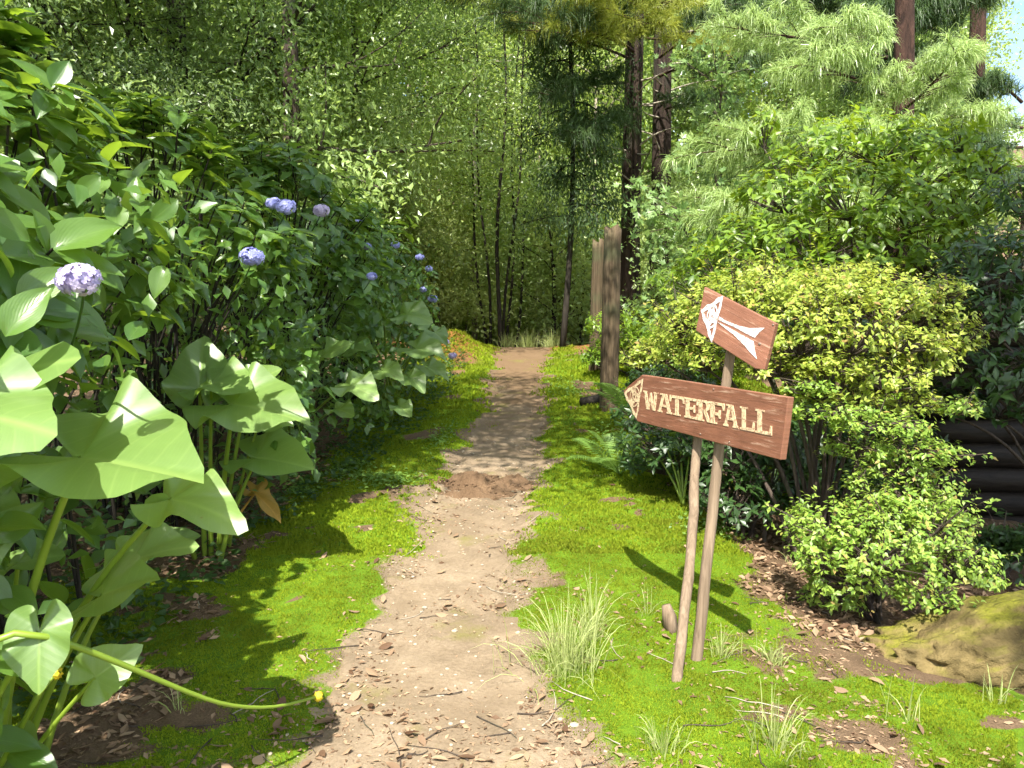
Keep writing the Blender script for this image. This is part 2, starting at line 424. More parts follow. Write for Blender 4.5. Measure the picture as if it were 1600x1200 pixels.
class Geo:
    def __init__(s): s.V = []; s.F = {}; s.R = []; s.U = []; s.n = 0
    def add(s, V, F, rnd=None, uv=None):
        V = np.asarray(V, float).reshape(-1, 3)
        for f in (F if isinstance(F, list) and len(F) and isinstance(F[0], np.ndarray) else [F]):
            f = np.asarray(f, int)
            if len(f): s.F.setdefault(f.shape[1], []).append(f + s.n)
        s.V.append(V); s.n += len(V)
        s.R.append(np.broadcast_to(np.asarray(0. if rnd is None else rnd, float), (len(V),)) if np.ndim(rnd) == 0 else np.asarray(rnd, float))
        s.U.append(np.zeros((len(V), 2)) if uv is None else np.asarray(uv, float))
        return s
    def arrays(s):
        return np.concatenate(s.V), [np.concatenate(v) for v in s.F.values()], np.concatenate(s.R), np.concatenate(s.U)
    def build(s, name, mat, parent=None, smooth_=True, kind=None):
        V, F, rn, U = s.arrays()
        if parent is not None: V = V - np.array(parent.location)
        me = make_mesh(name, V, F, mat, smooth_, rn, U)
        o = bpy.data.objects.new(name, me); COL.objects.link(o)
        if parent is not None: o.parent = parent
        if kind: o['kind'] = kind
        return o
def tag(o, label, cat, group=None):
    o['label'] = label; o['category'] = cat
    if group: o['group'] = group
    return o
def thing(name, loc, label, cat, group=None):
    o = bpy.data.objects.new(name, None); COL.objects.link(o)
    o.location = [float(v) for v in loc]; o.empty_display_size = .2
    return tag(o, label, cat, group)
def centred(g, name, mat, base, smooth_=True):
    """a thing that is one mesh, its origin at its base"""
    V, F, rn, U = g.arrays()
    me = make_mesh(name, V - np.asarray(base), F, mat, smooth_, rn, U)
    o = bpy.data.objects.new(name, me); COL.objects.link(o); o.location = [float(v) for v in base]
    return o
def sub(parent_part, name, g, mat, root, smooth_=True, kind=None):
    """a sub-part: child of a part whose own transform is identity under root"""
    V, F, rn, U = g.arrays()
    me = make_mesh(name, V - np.array(root.location), F, mat, smooth_, rn, U)
    o = bpy.data.objects.new(name, me); COL.objects.link(o); o.parent = parent_part
    if kind: o['kind'] = kind
    return o

def tube(pts, rad, sides=8, cap=True, wob=0.0):
    pts = np.asarray(pts, float); n = len(pts)
    rad = np.broadcast_to(np.asarray(rad, float), (n,))
    t = unit(np.gradient(pts, axis=0))
    ref = np.array([0, 0, 1.]) if abs(t[0][2]) < .9 else np.array([1., 0, 0])
    a = unit(np.cross(t, ref)); b = np.cross(t, a)
    ang = np.linspace(0, 2 * math.pi, sides, endpoint=False)
    rr = rad[:, None] * (1 + (wob * (rng.random((1, sides)) - .5) + .4 * wob * (rng.random((n, sides)) - .5) if wob else 0))
    V = pts[:, None] + rr[..., None] * (np.cos(ang)[None, :, None] * a[:, None] + np.sin(ang)[None, :, None] * b[:, None])
    i = np.arange(n - 1)[:, None]; j = np.arange(sides)[None]
    F = np.stack([i * sides + j, i * sides + (j + 1) % sides, (i + 1) * sides + (j + 1) % sides, (i + 1) * sides + j], -1).reshape(-1, 4)
    V = V.reshape(-1, 3)
    fl = [F]
    if cap:
        V = np.vstack([V, pts[0], pts[-1]])
        c0, c1 = n * sides, n * sides + 1; jj = np.arange(sides)
        fl.append(np.vstack([np.stack([(jj + 1) % sides, jj, np.full(sides, c0)], -1),
                             np.stack([(n - 1) * sides + jj, (n - 1) * sides + (jj + 1) % sides, np.full(sides, c1)], -1)]))
    return V, fl
def bez(p0, p1, p2, n=8):
    t = np.linspace(0, 1, n)[:, None]
    return (1 - t) ** 2 * np.asarray(p0, float) + 2 * t * (1 - t) * np.asarray(p1, float) + t * t * np.asarray(p2, float)
def box(c, s, ax=None):
    ax = np.eye(3) if ax is None else ax
    V = np.array([[x, y, z] for x in (-.5, .5) for y in (-.5, .5) for z in (-.5, .5)]) * np.asarray(s)
    return V @ ax + np.asarray(c), np.array([[0, 1, 3, 2], [4, 6, 7, 5], [0, 4, 5, 1], [2, 3, 7, 6], [0, 2, 6, 4], [1, 5, 7, 3]])

# leaf templates: base at origin, tip along +Y, face up +Z, length 1
def leaf_tpl(nv, half_w, curl=.15, fold=.2, nu=2, peak=.42, point=1.0):
    v = np.linspace(0, 1, nv + 1)
    w = half_w * np.sin(np.pi * v ** (math.log(.5) / math.log(peak))) ** point
    w[0] = max(w[0], .02 * half_w); w[-1] = .0 + .01 * half_w
    u = np.linspace(-1, 1, nu + 1)
    X = u[None] * w[:, None]; Y = np.repeat(v[:, None], nu + 1, 1)
    Z = np.abs(X) * fold * 2 - curl * Y ** 2 + .1 * curl * np.sin(Y * 9) * np.abs(u)[None]
    V = np.stack([X, Y, Z], -1).reshape(-1, 3)
    i = np.arange(nv)[:, None]; j = np.arange(nu)[None]
    F = np.stack([i * (nu + 1) + j, i * (nu + 1) + j + 1, (i + 1) * (nu + 1) + j + 1, (i + 1) * (nu + 1) + j], -1).reshape(-1, 4)
    U = np.stack([np.repeat(u[None], nv + 1, 0), Y], -1).reshape(-1, 2)
    return V, F, U
def kite_tpl(half_w=.28, fold=.15, peak=.45):
    return (np.array([[0, 0, 0], [-half_w, peak, fold], [0, 1, -.05], [half_w, peak, fold]]), np.array([[0, 3, 2, 1]]), np.array([[0, 0], [-1, .5], [0, 1], [1, .5]]))
def frames(Y, up):
    Y = unit(Y); X = unit(np.cross(Y, up)); Z = np.cross(X, Y)
    return X, Y, Z
def place(tpl, P, Yd, up, S, rnd=None):
    """many copies of a template as one set of arrays"""
    T, F, U = tpl
    X, Y, Z = frames(Yd, up)
    S = np.broadcast_to(np.asarray(S, float), (len(P),))
    V = P[:, None] + S[:, None, None] * (T[None, :, 0:1] * X[:, None] + T[None, :, 1:2] * Y[:, None] + T[None, :, 2:3] * Z[:, None])
    Fo = (F[None] + (np.arange(len(P)) * len(T))[:, None, None]).reshape(-1, F.shape[1])
    r_ = np.repeat(rng.random(len(P)) if rnd is None else rnd, len(T))
    return V.reshape(-1, 3), Fo, r_, np.tile(U, (len(P), 1))
def leaf_objects(name, meshes, P, Yd, up, S, parent):
    """each leaf an object of its own, sharing mesh data"""
    X, Y, Z = frames(Yd, up); S = np.broadcast_to(np.asarray(S, float), (len(P),))
    base = np.array(parent.location) if parent is not None else np.zeros(3)
    out = []
    for k in range(len(P)):
        o = bpy.data.objects.new(name, meshes[k % len(meshes)]); COL.objects.link(o)
        if parent is not None: o.parent = parent
        m = np.eye(4); m[:3, 0] = X[k] * S[k]; m[:3, 1] = Y[k] * S[k]; m[:3, 2] = Z[k] * S[k]; m[:3, 3] = P[k] - base
        o.matrix_local = Matrix(m.tolist())
        out.append(o)
    return out
def to_px(P):
    q = np.asarray(P, float) - np.array([0, 0, CAM_H])
    dep = q[..., 1] * _cp - q[..., 2] * _sp; upc = q[..., 1] * _sp + q[..., 2] * _cp
    dep = np.where(np.abs(dep) < 1e-6, 1e-6, dep)
    return 800 + FPX * q[..., 0] / dep, 600 - FPX * upc / dep, dep
UP = np.array([0, 0, 1.])
def copy_tree(o, parent=None):
    c = o.copy(); COL.objects.link(c); c.parent = parent
    for ch in o.children: copy_tree(ch, c)
    return c

# ================================================================== THE SETTING
# ---- ground: one sheet, fine near the path, reaching the horizon
def axis(parts):
    a = [np.linspace(p, q, n, endpoint=False) for p, q, n in parts]
    return np.concatenate(a + [[parts[-1][1]]])
gx = axis([(-160, -20, 20), (-20, -5, 30), (-5, 5, 135), (5, 20, 24), (20, 160, 20)])
gy = axis([(-40, 0, 20), (0, 10, 155), (10, 20, 70), (20, 60, 60), (60, 160, 25)])
GX, GY = np.meshgrid(gx, gy)
GZ = ground_z(GX, GY)
def moss_mask(x, y):
    pd = path_d(x, y)
    n1 = fbm(x + 3, y - 5, 3.2, 4); n2 = fbm(x - 11, y + 2, 1.5, 4)
    m = smooth(-.20, .30, pd + (n1 - .5) * .75 + (fbm(x, y, 14, 2) - .5) * .22)
    keepm = 1 - .95 * np.exp(-((x - .8) ** 2 / .5 + (y - 4.0) ** 2 / 1.5))
    m = m * (1 - .9 * smooth(.60, .70, n2 + (n1 - .5) * .5) * smooth(.1, .5, pd) * keepm)
    m = m * (1 - .95 * smooth(.63, .71, fbm(x + 31, y + 13, 5.2, 3)) * smooth(.05, .3, pd) * (1 - smooth(5.5, 7.5, y)) * keepm)
    m = m * (1 - smooth(-1.5, -1.95, x + (n1 - .5) * .7) * smooth(3.9, 4.6, y) - smooth(-1.25, -1.7, x) * smooth(3.0, 2.2, y) * 0)
    m = m * (1 - smooth(1.25, 1.6, x + (n1 - .5) * .4 - .5 * smooth(4, 2.8, y)) * smooth(3.0, 3.7, y) * (1 - smooth(6.2, 7.5, y)))
    m = m * (1 - smooth(1.0, 1.6, np.abs(x) + 0 * y) * smooth(12, 15, y))
    m = m * (1 - np.exp(-((x - 1.28) ** 2 / .03 + (y - 2.62) ** 2 / .02)) * 1.2)         # the bare patch bottom right
    return np.clip(m, 0, 1)
GM = moss_mask(GX, GY) * (GY < 40)
GB = np.clip(1.6 * np.exp(-((GX + 1.2) ** 2 / .35 + (GY - 14.6) ** 2 / 4)) + smooth(14.5, 16, GY) * (1 - smooth(19, 24, GY)) * .8, 0, 1) 
ny, nx = GX.shape
ii, jj = np.meshgrid(np.arange(ny - 1), np.arange(nx - 1), indexing='ij')
GF = np.stack([ii * nx + jj, ii * nx + jj + 1, (ii + 1) * nx + jj + 1, (ii + 1) * nx + jj], -1).reshape(-1, 4)
me = make_mesh('ground', np.stack([GX, GY, GZ], -1).reshape(-1, 3), [GF], M['ground'], True, None, None, {'moss': GM.ravel(), 'bank': GB.ravel(), 'tread': (smooth(.40, .05, path_d(GX, GY)) * (1 - .8 * smooth(6, 9, GY))).ravel()})
ground = bpy.data.objects.new('ground', me); COL.objects.link(ground); ground['kind'] = 'structure'

# ---- the trodden path: its own sheet, edges sinking ragged into the moss
py_ = axis([(-3, 1.5, 25), (1.5, 8, 230), (8, 20, 120)]); pu = np.linspace(-.28, 1.28, 66)
PYg, PUg = np.meshgrid(py_, pu, indexing='ij')
pl_, pr_ = path_lr(PYg)
PXg = pl_ + (pr_ - pl_) * PUg + (fbm(PUg * 3, PYg, 2.2, 3) - .5) * .10
edge = np.maximum(-PUg, PUg - 1) * (pr_ - pl_)
PZg = ground_z(PXg, PYg, False) + .013 + (fbm(PXg, PYg, 5, 4) - .5) * .028 + (fbm(PXg, PYg, 22, 2) - .5) * .009 - .16 * smooth(-.10, .30, edge + (fbm(PXg + 5, PYg, 5, 4) - .5) * .34)
a_, b_ = PYg.shape
ii, jj = np.meshgrid(np.arange(a_ - 1), np.arange(b_ - 1), indexing='ij')
PF = np.stack([ii * b_ + jj, ii * b_ + jj + 1, (ii + 1) * b_ + jj + 1, (ii + 1) * b_ + jj], -1).reshape(-1, 4)
me = make_mesh('path', np.stack([PXg, PYg, PZg], -1).reshape(-1, 3), [PF], M['path'])
path = bpy.data.objects.new('path', me); COL.objects.link(path); path['kind'] = 'structure'
def surf_z(x, y):
    """top of whatever one treads on"""
    x = np.asarray(x, float); y = np.asarray(y, float)
    zg = ground_z(x, y); pd = path_d(x, y)
    zp = ground_z(x, y, False) + .013 + (fbm(x, y, 5, 4) - .5) * .028
    return np.where(pd < -.02, np.maximum(zp, zg), zg)

# ---- moss: short shoots over the mossy ground (nobody could count it)
def scatter(n, x0, x1, y0, y1, power=1.0):
    x = rng.uniform(x0, x1, n); y = y0 + (y1 - y0) * rng.random(n) ** power
    return x, y
mg = Geo()
for (n, y0, y1, s, pw) in ((380000, 2.2, 4.6, 0.0078, 1.1), (260000, 4.6, 9.0, .015, 1.2), (80000, 9, 16, .036, 1.1)):
    x, y = scatter(n, -3.1, 3.1, y0, y1, pw)
    x = x * (.35 + .11 * y)
    keep = (rng.random(n) < (moss_mask(x, y) - .12) * 1.15) & (np.abs(x) < .70 * y)
    x, y = x[keep], y[keep]
    P = np.stack([x, y, ground_z(x, y) - .002], -1); k = len(P)
    d = unit(np.stack([rng.normal(0, .38, k), rng.normal(0, .38, k) - .1, np.ones(k)], -1))
    side = unit(np.cross(d, rand_dirs(k)))
    s_ = s * rng.uniform(.6, 1.35, k)[:, None]
    V = np.stack([P - side * s_ * .42, P + side * s_ * .42, P + d * s_ * 1.25], 1).reshape(-1, 3)
    tone = np.clip(-.22 + 1.45 * fbm(x, y, 1.7, 4) + rng.normal(0, .05, k) - .05, 0.02, .74)
    mg.add(V, np.arange(3 * k).reshape(-1, 3), np.repeat(tone, 3))
moss = mg.build('moss', M['moss'], None, False, 'stuff')
tag(moss, 'bright green moss carpet on both sides of the earth path', 'moss')


# ================================================================== TREES
def limb(g, p, d, length, r0, depth, tips, gravity=.0, spread=.6, sides=6):
    """a limb that bends and forks; the ends collect in tips"""
    n = 5
    pts = [np.array(p, float)]; d = unit(d)
    for k in range(n):
        d = unit(d + rng.normal(0, .12, 3) + np.array([0, 0, gravity]) * .2)
        pts.append(pts[-1] + d * length / n)
    rr = np.linspace(r0, r0 * .45, n + 1)
    V, F = tube(pts, rr, sides, cap=False, wob=.1)
    g.add(V, F)
    tips.append((pts[-1], d)); tips.append((pts[3], d))
    if depth > 0:
        for k in range(3):
            q = pts[2 + k]
            dd = unit(d + rng.normal(0, spread, 3))
            limb(g, q, dd, length * rng.uniform(.5, .75), r0 * .55, depth - 1, tips, gravity, spread, max(4, sides - 1))

def leaf_cloud(tips, n_per, size, tpl, radius=.5, flat=.6, droop=.2, jitter=.3, along=None, tone=None):
    C = np.array([t[0] for t in tips]); D = np.array([t[1] for t in tips])
    idx = np.repeat(np.arange(len(C)), n_per)
    off = rng.normal(size=(len(idx), 3)) * radius * np.array([1, 1, flat])
    P = C[idx] + off
    Y = unit(rng.normal(size=(len(idx), 3)) + D[idx] * .5 + np.array([0, 0, -droop]))
    up = unit(UP + rng.normal(0, .85, (len(idx), 3)) + np.array([-.12, -.5, 0]))
    ct = rng.random(len(C))[idx] if tone is None else tone
    rn = np.clip(.02 + .95 * (.68 * ct + .32 * rng.random(len(idx))), .01, .99)
    return place(tpl, P, Y, up, size * rng.uniform(.65, 1.3, len(idx)), rn)

def make_tree(name, H, trunk_r, crown_lo, crown_r, n_limbs, n_leaf, leaf, mats, label, cat='tree', group=None, tpl=None, lean=0, depth=1, up=.35, rad=.55, droop=.2):
    """a broadleaf tree at the origin: trunk with limbs, crown of separate leaves"""
    root = thing(name, (0, 0, 0), label, cat, group)
    g = Geo(); tips = []
    tp = np.array([[lean * (t ** 1.5) + .10 * math.sin(3 * t + lean), .10 * math.sin(4 * t), -.3 + (H + .3) * t] for t in np.linspace(0, .96, 10)])
    V, F = tube(tp, trunk_r * np.linspace(1.1, .12, 10) , 9, wob=.12); g.add(V, F)
    for k in range(n_limbs):
        t = (k + rng.random()) / n_limbs
        z = crown_lo + (H * .95 - crown_lo) * t
        c = np.array([np.interp(z, tp[:, 2], tp[:, 0]), np.interp(z, tp[:, 2], tp[:, 1]), z])
        a = k * 2.4 + rng.uniform(-.4, .4)
        prof = math.sin(math.pi * min(1, .18 + .82 * t)) ** .7
        L_ = crown_r * (.35 + .65 * prof) * rng.uniform(.75, 1.1)
        limb(g, c, np.array([math.cos(a), math.sin(a), up + .5 * t]), L_, trunk_r * .22 * (1 - .6 * t), depth, tips, spread=.55)
    tips.append((tp[-1], UP))
    g.build('trunk', mats[0], root)
    cg = Geo()
    V, F, rn, U = leaf_cloud(tips, max(1, n_leaf // len(tips)), leaf, tpl or kite_tpl(), rad, .7, droop)
    cg.add(V, F, rn, U)
    cg.build('crown', mats[1], root, False)
    return root
def put(proto, x, y, s, rz, label, used, group=None, dz=-.05):
    o = proto if proto.name not in used else copy_tree(proto)
    used.add(proto.name)
    o.location = (x, y, float(ground_z(x, y)) + dz); o.scale = (s, s, s * rng.uniform(.94, 1.06)); o.rotation_euler = (0, 0, rz)
    o['label'] = label
    if group: o['group'] = group
    return o

T_small = make_tree('woodland_tree', 11, .16, 1.6, 3.0, 26, 46000, .10, (M['bark'], M['broad']), '', up=.2, rad=.30, droop=.5, tpl=kite_tpl(.24))
T_bright = make_tree('woodland_tree', 12, .15, 2.0, 2.8, 24, 42000, .115, (M['bark'], M['broad_bright']), '', up=.3, rad=.32, droop=.3, tpl=kite_tpl(.27))
T_dark = make_tree('woodland_tree', 11, .17, .8, 2.9, 28, 46000, .092, (M['bark_dark'], M['broad_dark']), '', up=.1, rad=.31, droop=.5, tpl=kite_tpl(.22))
T_tall = make_tree('woodland_tree', 19, .28, 3.0, 4.2, 30, 42000, .18, (M['bark'], M['broad']), '', up=.35, rad=.48, tpl=kite_tpl(.3))
T_tallb = make_tree('woodland_tree', 18, .26, 2.0, 4.0, 30, 42000, .18, (M['bark_pale'], M['broad_bright']), '', up=.3, rad=.48, tpl=kite_tpl(.3))
B_far = make_tree('understory_bush', 2.6, .06, .2, 1.5, 12, 9000, .085, (M['bark'], M['glade']), '', 'bush', up=.5, rad=.30, tpl=kite_tpl(.3))
B_dark = make_tree('understory_bush', 2.8, .06, .2, 1.5, 12, 9000, .075, (M['bark_dark'], M['broad']), '', 'bush', up=.5, rad=.30, tpl=kite_tpl(.28))
used = set()
near_row = [  # x, y, proto, scale, label
    (-10.2, 12.5, T_dark, 1.3, 'dark fine-leaved tree at the upper left edge behind the hydrangeas'),
    (-8.0, 13.4, T_dark, 1.25, 'dark leafy tree behind the tall near end of the hydrangea hedge'),
    (-6.0, 14.0, T_dark, 1.3, 'dense dark tree above the pale stake in the hedge'),
    (-7.0, 11.2, T_dark, .8, 'low shaded tree close behind the hydrangea hedge'),
    (-4.4, 15.2, T_small, 1.3, 'fine-leaved grey-green tree behind the middle of the hydrangea hedge'),
    (-4.0, 19.6, T_small, 1.1, 'fine-leaved tree rising over the far end of the hydrangea hedge'),
    (-11.5, 16.5, T_small, 1.1, 'tree filling the far upper left corner behind darker trees'),
    (-8.6, 18.0, T_bright, 1.0, 'pale green tree showing between the dark trees at upper left'),
    (-5.6, 19.5, T_bright, 1.05, 'sunlit yellow-green tree above the lilac hydrangea heads'),
]
for x, y, pr, s, lb in near_row: put(pr, x, y, s, rng.uniform(0, 6), lb, used, 'trees behind the hydrangea hedge')
mid_row = [(-13, 25, T_tall, .8), (-9.5, 26, T_tallb, .8), (-6.4, 24.5, T_tall, .75), (-3.6, 27, T_tallb, .8), (-1.2, 31, T_tall, .85), (1.4, 29, T_tallb, .85),
           (4.2, 27, T_tall, .8), (6.8, 25.5, T_tall, .8), (9.6, 26.5, T_tallb, .8), (12.4, 25, T_tall, .72), (9.8, 20.5, T_tall, .62), (11.2, 21.5, T_tall, .5)]
mid_lab = ['tall tree deep behind the top left corner', 'tall pale tree deep behind the left trees', 'tall tree deep behind the pale stake', 'tall bright tree straight above the lilac hydrangea head', 'tall tree straight above the brown bank',
           'tall bright tree straight above the end of the path', 'tall tree just behind the great double trunk', 'tall tree behind the lobed-leaf tree', 'tall bright tree behind the weeping pine', 'tall tree behind the dark pine', 'tall tree behind the right part of the weeping pine', 'tall tree left of the sky gap']
for (x, y, pr, s), lb in zip(mid_row, mid_lab): put(pr, x, y, s, rng.uniform(0, 6), lb, used, 'forest trees beyond the crest')
for k in range(12):
    x = -25 + 4.2 * k + rng.uniform(-1, 1); y = 37 + rng.uniform(0, 7)
    if x / y > .60: continue
    put([T_tall, T_tallb][k % 2], x, y, rng.uniform(1.0, 1.25), rng.uniform(0, 6), 'far tall tree closing the back of the forest', used, 'far forest trees on the slope')
for k in range(40):
    y = rng.uniform(19.5, 31); x = rng.uniform(-.35, .34) * y
    if -2.2 < x - (.0) < .6 and y < 24 : x -= 3.2
    put([B_far, B_far, B_dark][k % 3], x, y, rng.uniform(.75, 1.5), rng.uniform(0, 6), 'low darker bush of the undergrowth beyond the crest' if k % 3 == 2 else 'low pale sunlit bush of the undergrowth beyond the crest', used, 'darker undergrowth bushes beyond the crest' if k % 3 == 2 else 'pale undergrowth bushes beyond the crest')
for (x, y, s, lb) in ((-3.4, 13.6, .8, 'low bush between the hydrangea hedge and the brown bank'), (1.9, 20.5, .95, 'low bush behind the weathered fence posts'),
                      (4.2, 15.5, 1.0, 'leafy bush at the foot of the great double trunk'), (-6.2, 10.8, 1.1, 'dark bush hidden behind the hydrangea hedge'), (-4.9, 12.2, 1.0, 'dim bush under the trees behind the hydrangeas')):
    put(B_dark, x, y, s, rng.uniform(0, 6), lb, used)

# slender dark saplings at the crest, each with its own lean
slender_px = [(758, 400, 766, 545, 18.6), (782, 330, 777, 548, 17.8), (803, 340, 787, 545, 18.2), (799, 380, 794, 545, 18.9), (824, 340, 802, 540, 19.6), (745, 380, 760, 545, 19.4)]
for k, (xt, yt, xb, yb, d) in enumerate(slender_px):
    b = at(xb, yb + 18, d); b[2] = ground_z(b[0], b[1]) - .1
    t = at(xt, yt, d)
    dirv = (t - b) / (t[2] - b[2])
    H = 8.5
    root = thing('slender_sapling', b, 'slim dark sapling trunk at the crest, number %s from the hydrangea side' % ['two', 'three', 'four', 'five', 'six', 'one'][k], 'tree', 'slender saplings at the crest')
    g = Geo(); pts = np.array([b + dirv * z + np.array([.07 * math.sin(z * 1.1 + k * 1.7), 0, 0]) for z in np.linspace(0, H, 12)])
    V, F = tube(pts, np.linspace(.045, .015, 12) * (1.2 if k == 1 else .85), 7); g.add(V, F)
    tips = []
    for z in np.linspace(3.4, H, 20):
        c = b + dirv * z; a = rng.uniform(0, 6.3)
        sc = .35 + .65 * smooth(3.0, 5, z)
        limb(g, c, np.array([math.cos(a), math.sin(a), .35]), float(sc) * rng.uniform(.5, 1.1), .012, 0, tips, sides=4)
    g.build('trunk', M['bark_dark'], root)
    cg = Geo(); V, F, rn, U = leaf_cloud(tips, 20, .085, kite_tpl(.3), .27, .6, .3); cg.add(V, F, rn, U)
    cg.build('crown', M['broad_bright'] if k % 2 else M['broad'], root, False)
# bare pale trunks in the glade
for k, (px, yt, yb, d, r, lb) in enumerate([(741, 395, 520, 23, .10, 'straight pale bare trunk in the bright glade'), (722, 400, 515, 24, .045, 'thin pale leaning stem beside the straight pale trunk'),
                                            (840, 380, 520, 25, .07, 'thin pale trunk deep in the forest right of the saplings'), (925, 330, 500, 24, .10, 'pale trunk half hidden behind the fence posts')]):
    b = at(px, yb, d); b[2] = ground_z(b[0], b[1]) - .1
    root = thing('bare_trunk_tree', b, lb, 'tree')
    H = 9.0; lean = (.8 if k == 1 else .05)
    g = Geo(); pts = np.array([b + np.array([lean * (z / H), 0, z]) for z in np.linspace(0, H, 8)])
    V, F = tube(pts, np.linspace(r, r * .4, 8), 8, wob=.1); g.add(V, F)
    tips = []
    for q in range(7):
        a = rng.uniform(0, 6.3); limb(g, pts[-1 - q % 3], np.array([math.cos(a), math.sin(a), .5]), 1.4, .03, 1, tips, sides=4)
    g.build('trunk', M['bark_pale'], root)
    cg = Geo(); V, F, rn, U = leaf_cloud(tips, 40, .11, kite_tpl(.3), .35, .6, .3); cg.add(V, F, rn, U)
    cg.build('crown', M['broad_bright'], root, False)

# ------------------------------------------------------------------ pines
def tufts(P, D, K, L, w, droop=1.0, spread=.75):
    """needle plumes: K long needles from each point, falling over"""
    n = len(P); idx = np.repeat(np.arange(n), K)
    d0 = unit(D[idx] + rng.normal(0, spread, (n * K, 3)))
    Ls = L * rng.uniform(.7, 1.2, n * K)[:, None]
    p0 = P[idx] - D[idx] * (rng.random((n * K, 1)) * .35 * L)
    dz = np.array([0, 0, -1.])
    p1 = p0 + d0 * Ls * .33
    d1 = unit(d0 + dz * .75 * droop); p2 = p1 + d1 * Ls * .33
    d2 = unit(d1 * .7 + dz * 1.1 * droop); p3 = p2 + d2 * Ls * .36
    side = unit(np.cross(d0, rand_dirs(n * K))) * w * .5
    V = np.stack([p0 - side, p0 + side, p1 - side, p1 + side, p2 - side * .8, p2 + side * .8, p3 - side * .3, p3 + side * .3], 1)
    T = np.array([[0, 1, 3, 2], [2, 3, 5, 4], [4, 5, 7, 6]])
    F = (T[None] + (np.arange(n * K) * 8)[:, None, None]).reshape(-1, 4)
    tone = np.clip(.55 * rng.random(n)[idx] + .45 * rng.random(n * K), .01, .99)
    return V.reshape(-1, 3), F, np.repeat(tone, 8)

def pine_branch(root, p, d, length, r, n_side, L, w, K, mat_b, mat_n, droop=1.0, sag=-.25, density=1.0):
    g = Geo(); n = 9; d = unit(d)
    pts = [np.array(p, float)]; dd = d.copy()
    for k in range(n):
        dd = unit(dd + np.array([0, 0, sag * .12]) + rng.normal(0, .05, 3)); pts.append(pts[-1] + dd * length / n)
    pts = np.array(pts)
    V, F = tube(pts, np.linspace(r, r * .25, n + 1), 6, cap=False); g.add(V, F)
    TP, TD = [], []
    for k in range(int(n_side)):
        t = .22 + .78 * (k + rng.random()) / n_side
        q = np.array([np.interp(t * n, np.arange(n + 1), pts[:, i]) for i in range(3)])
        s = 1 if k % 2 else -1
        lat = unit(np.cross(dd, UP)) * s
        sd = unit(lat * rng.uniform(.5, 1.1) + dd * .8 + np.array([0, 0, rng.uniform(-.15, .55)]))
        sl = length * .34 * (1.1 - .6 * t) * rng.uniform(.6, 1.2)
        sp = bez(q, q + sd * sl * .6 + np.array([0, 0, .04]), q + sd * sl + np.array([0, 0, -.02]), 5)
        V, F = tube(sp, np.linspace(r * .3, .006, 5), 4, cap=False); g.add(V, F)
        m = max(2, int(4 * density * sl / .5))
        for j in range(m):
            f = .35 + .65 * (j + 1) / m
            TP.append(np.array([np.interp(f * 4, np.arange(5), sp[:, i]) for i in range(3)]) + rng.normal(0, .02, 3)); TD.append(unit(sd + np.array([0, 0, .35]) + rng.normal(0, .25, 3)))
    for f in (.86, .93, 1.0):
        TP.append(np.array([np.interp(f * n, np.arange(n + 1), pts[:, i]) for i in range(3)])); TD.append(unit(dd + np.array([0, 0, .3])))
    br = g.build('branch', mat_b, root)
    ng = Geo(); V, F, rn = tufts(np.array(TP), np.array(TD), K, L, w, droop); ng.add(V, F, rn)
    sub(br, 'needles', ng, mat_n, root, False, 'stuff')

# weeping pine on the right
b = at(1386, 520, 12.5); b[2] = ground_z(b[0], b[1]) - .2
pine = thing('weeping_pine', b, 'weeping pine with reddish trunk and pale drooping needle plumes', 'tree')
g = Geo(); H = 10.5
pts = np.array([b + np.array([.10 * math.sin(z * .5), .0, z]) for z in np.linspace(0, H, 14)])
V, F = tube(pts, np.linspace(.21, .09, 14), 14, wob=.14); g.add(V, F)
g.build('trunk', M['bark_pine'], pine)
def pine_at(px, py, d, tpx, tpy, td, root, trunk, **kw):
    e = at(tpx, tpy, td); s = at(px, py, d)
    pine_branch(root, s, e - s, float(np.linalg.norm(e - s)), .03, **kw)
KW = dict(n_side=24, L=.27, w=.0085, K=32, droop=.8, mat_b=M['bark_pine'], mat_n=M['needle'], trunk=None, sag=-.1)
for (px, py, tpx, tpy, td) in [(1386, 190, 1540, 100, 10.6), (1386, 150, 1240, 95, 10.6), (1386, 225, 1180, 130, 10.4), (1386, 215, 1560, 150, 11.5), (1386, 260, 1130, 205, 10.4), (1386, 265, 1310, 205, 9.6),
                               (1386, 290, 1450, 225, 9.8), (1386, 300, 1200, 245, 9.8), (1386, 320, 1345, 240, 9.4), (1386, 90, 1150, 20, 11.4), (1386, 80, 1300, -10, 10.8),
                               (1386, 330, 1160, 330, 10), (1386, 340, 1520, 290, 10.5), (1386, 340, 1120, 280, 11.2), (1386, 120, 1500, 60, 13.4)]:
    pine_at(px, py, 12.4, tpx, tpy, td, pine, **KW)
KD = dict(KW, mat_n=M['needle_dark'], K=22, w=.010)
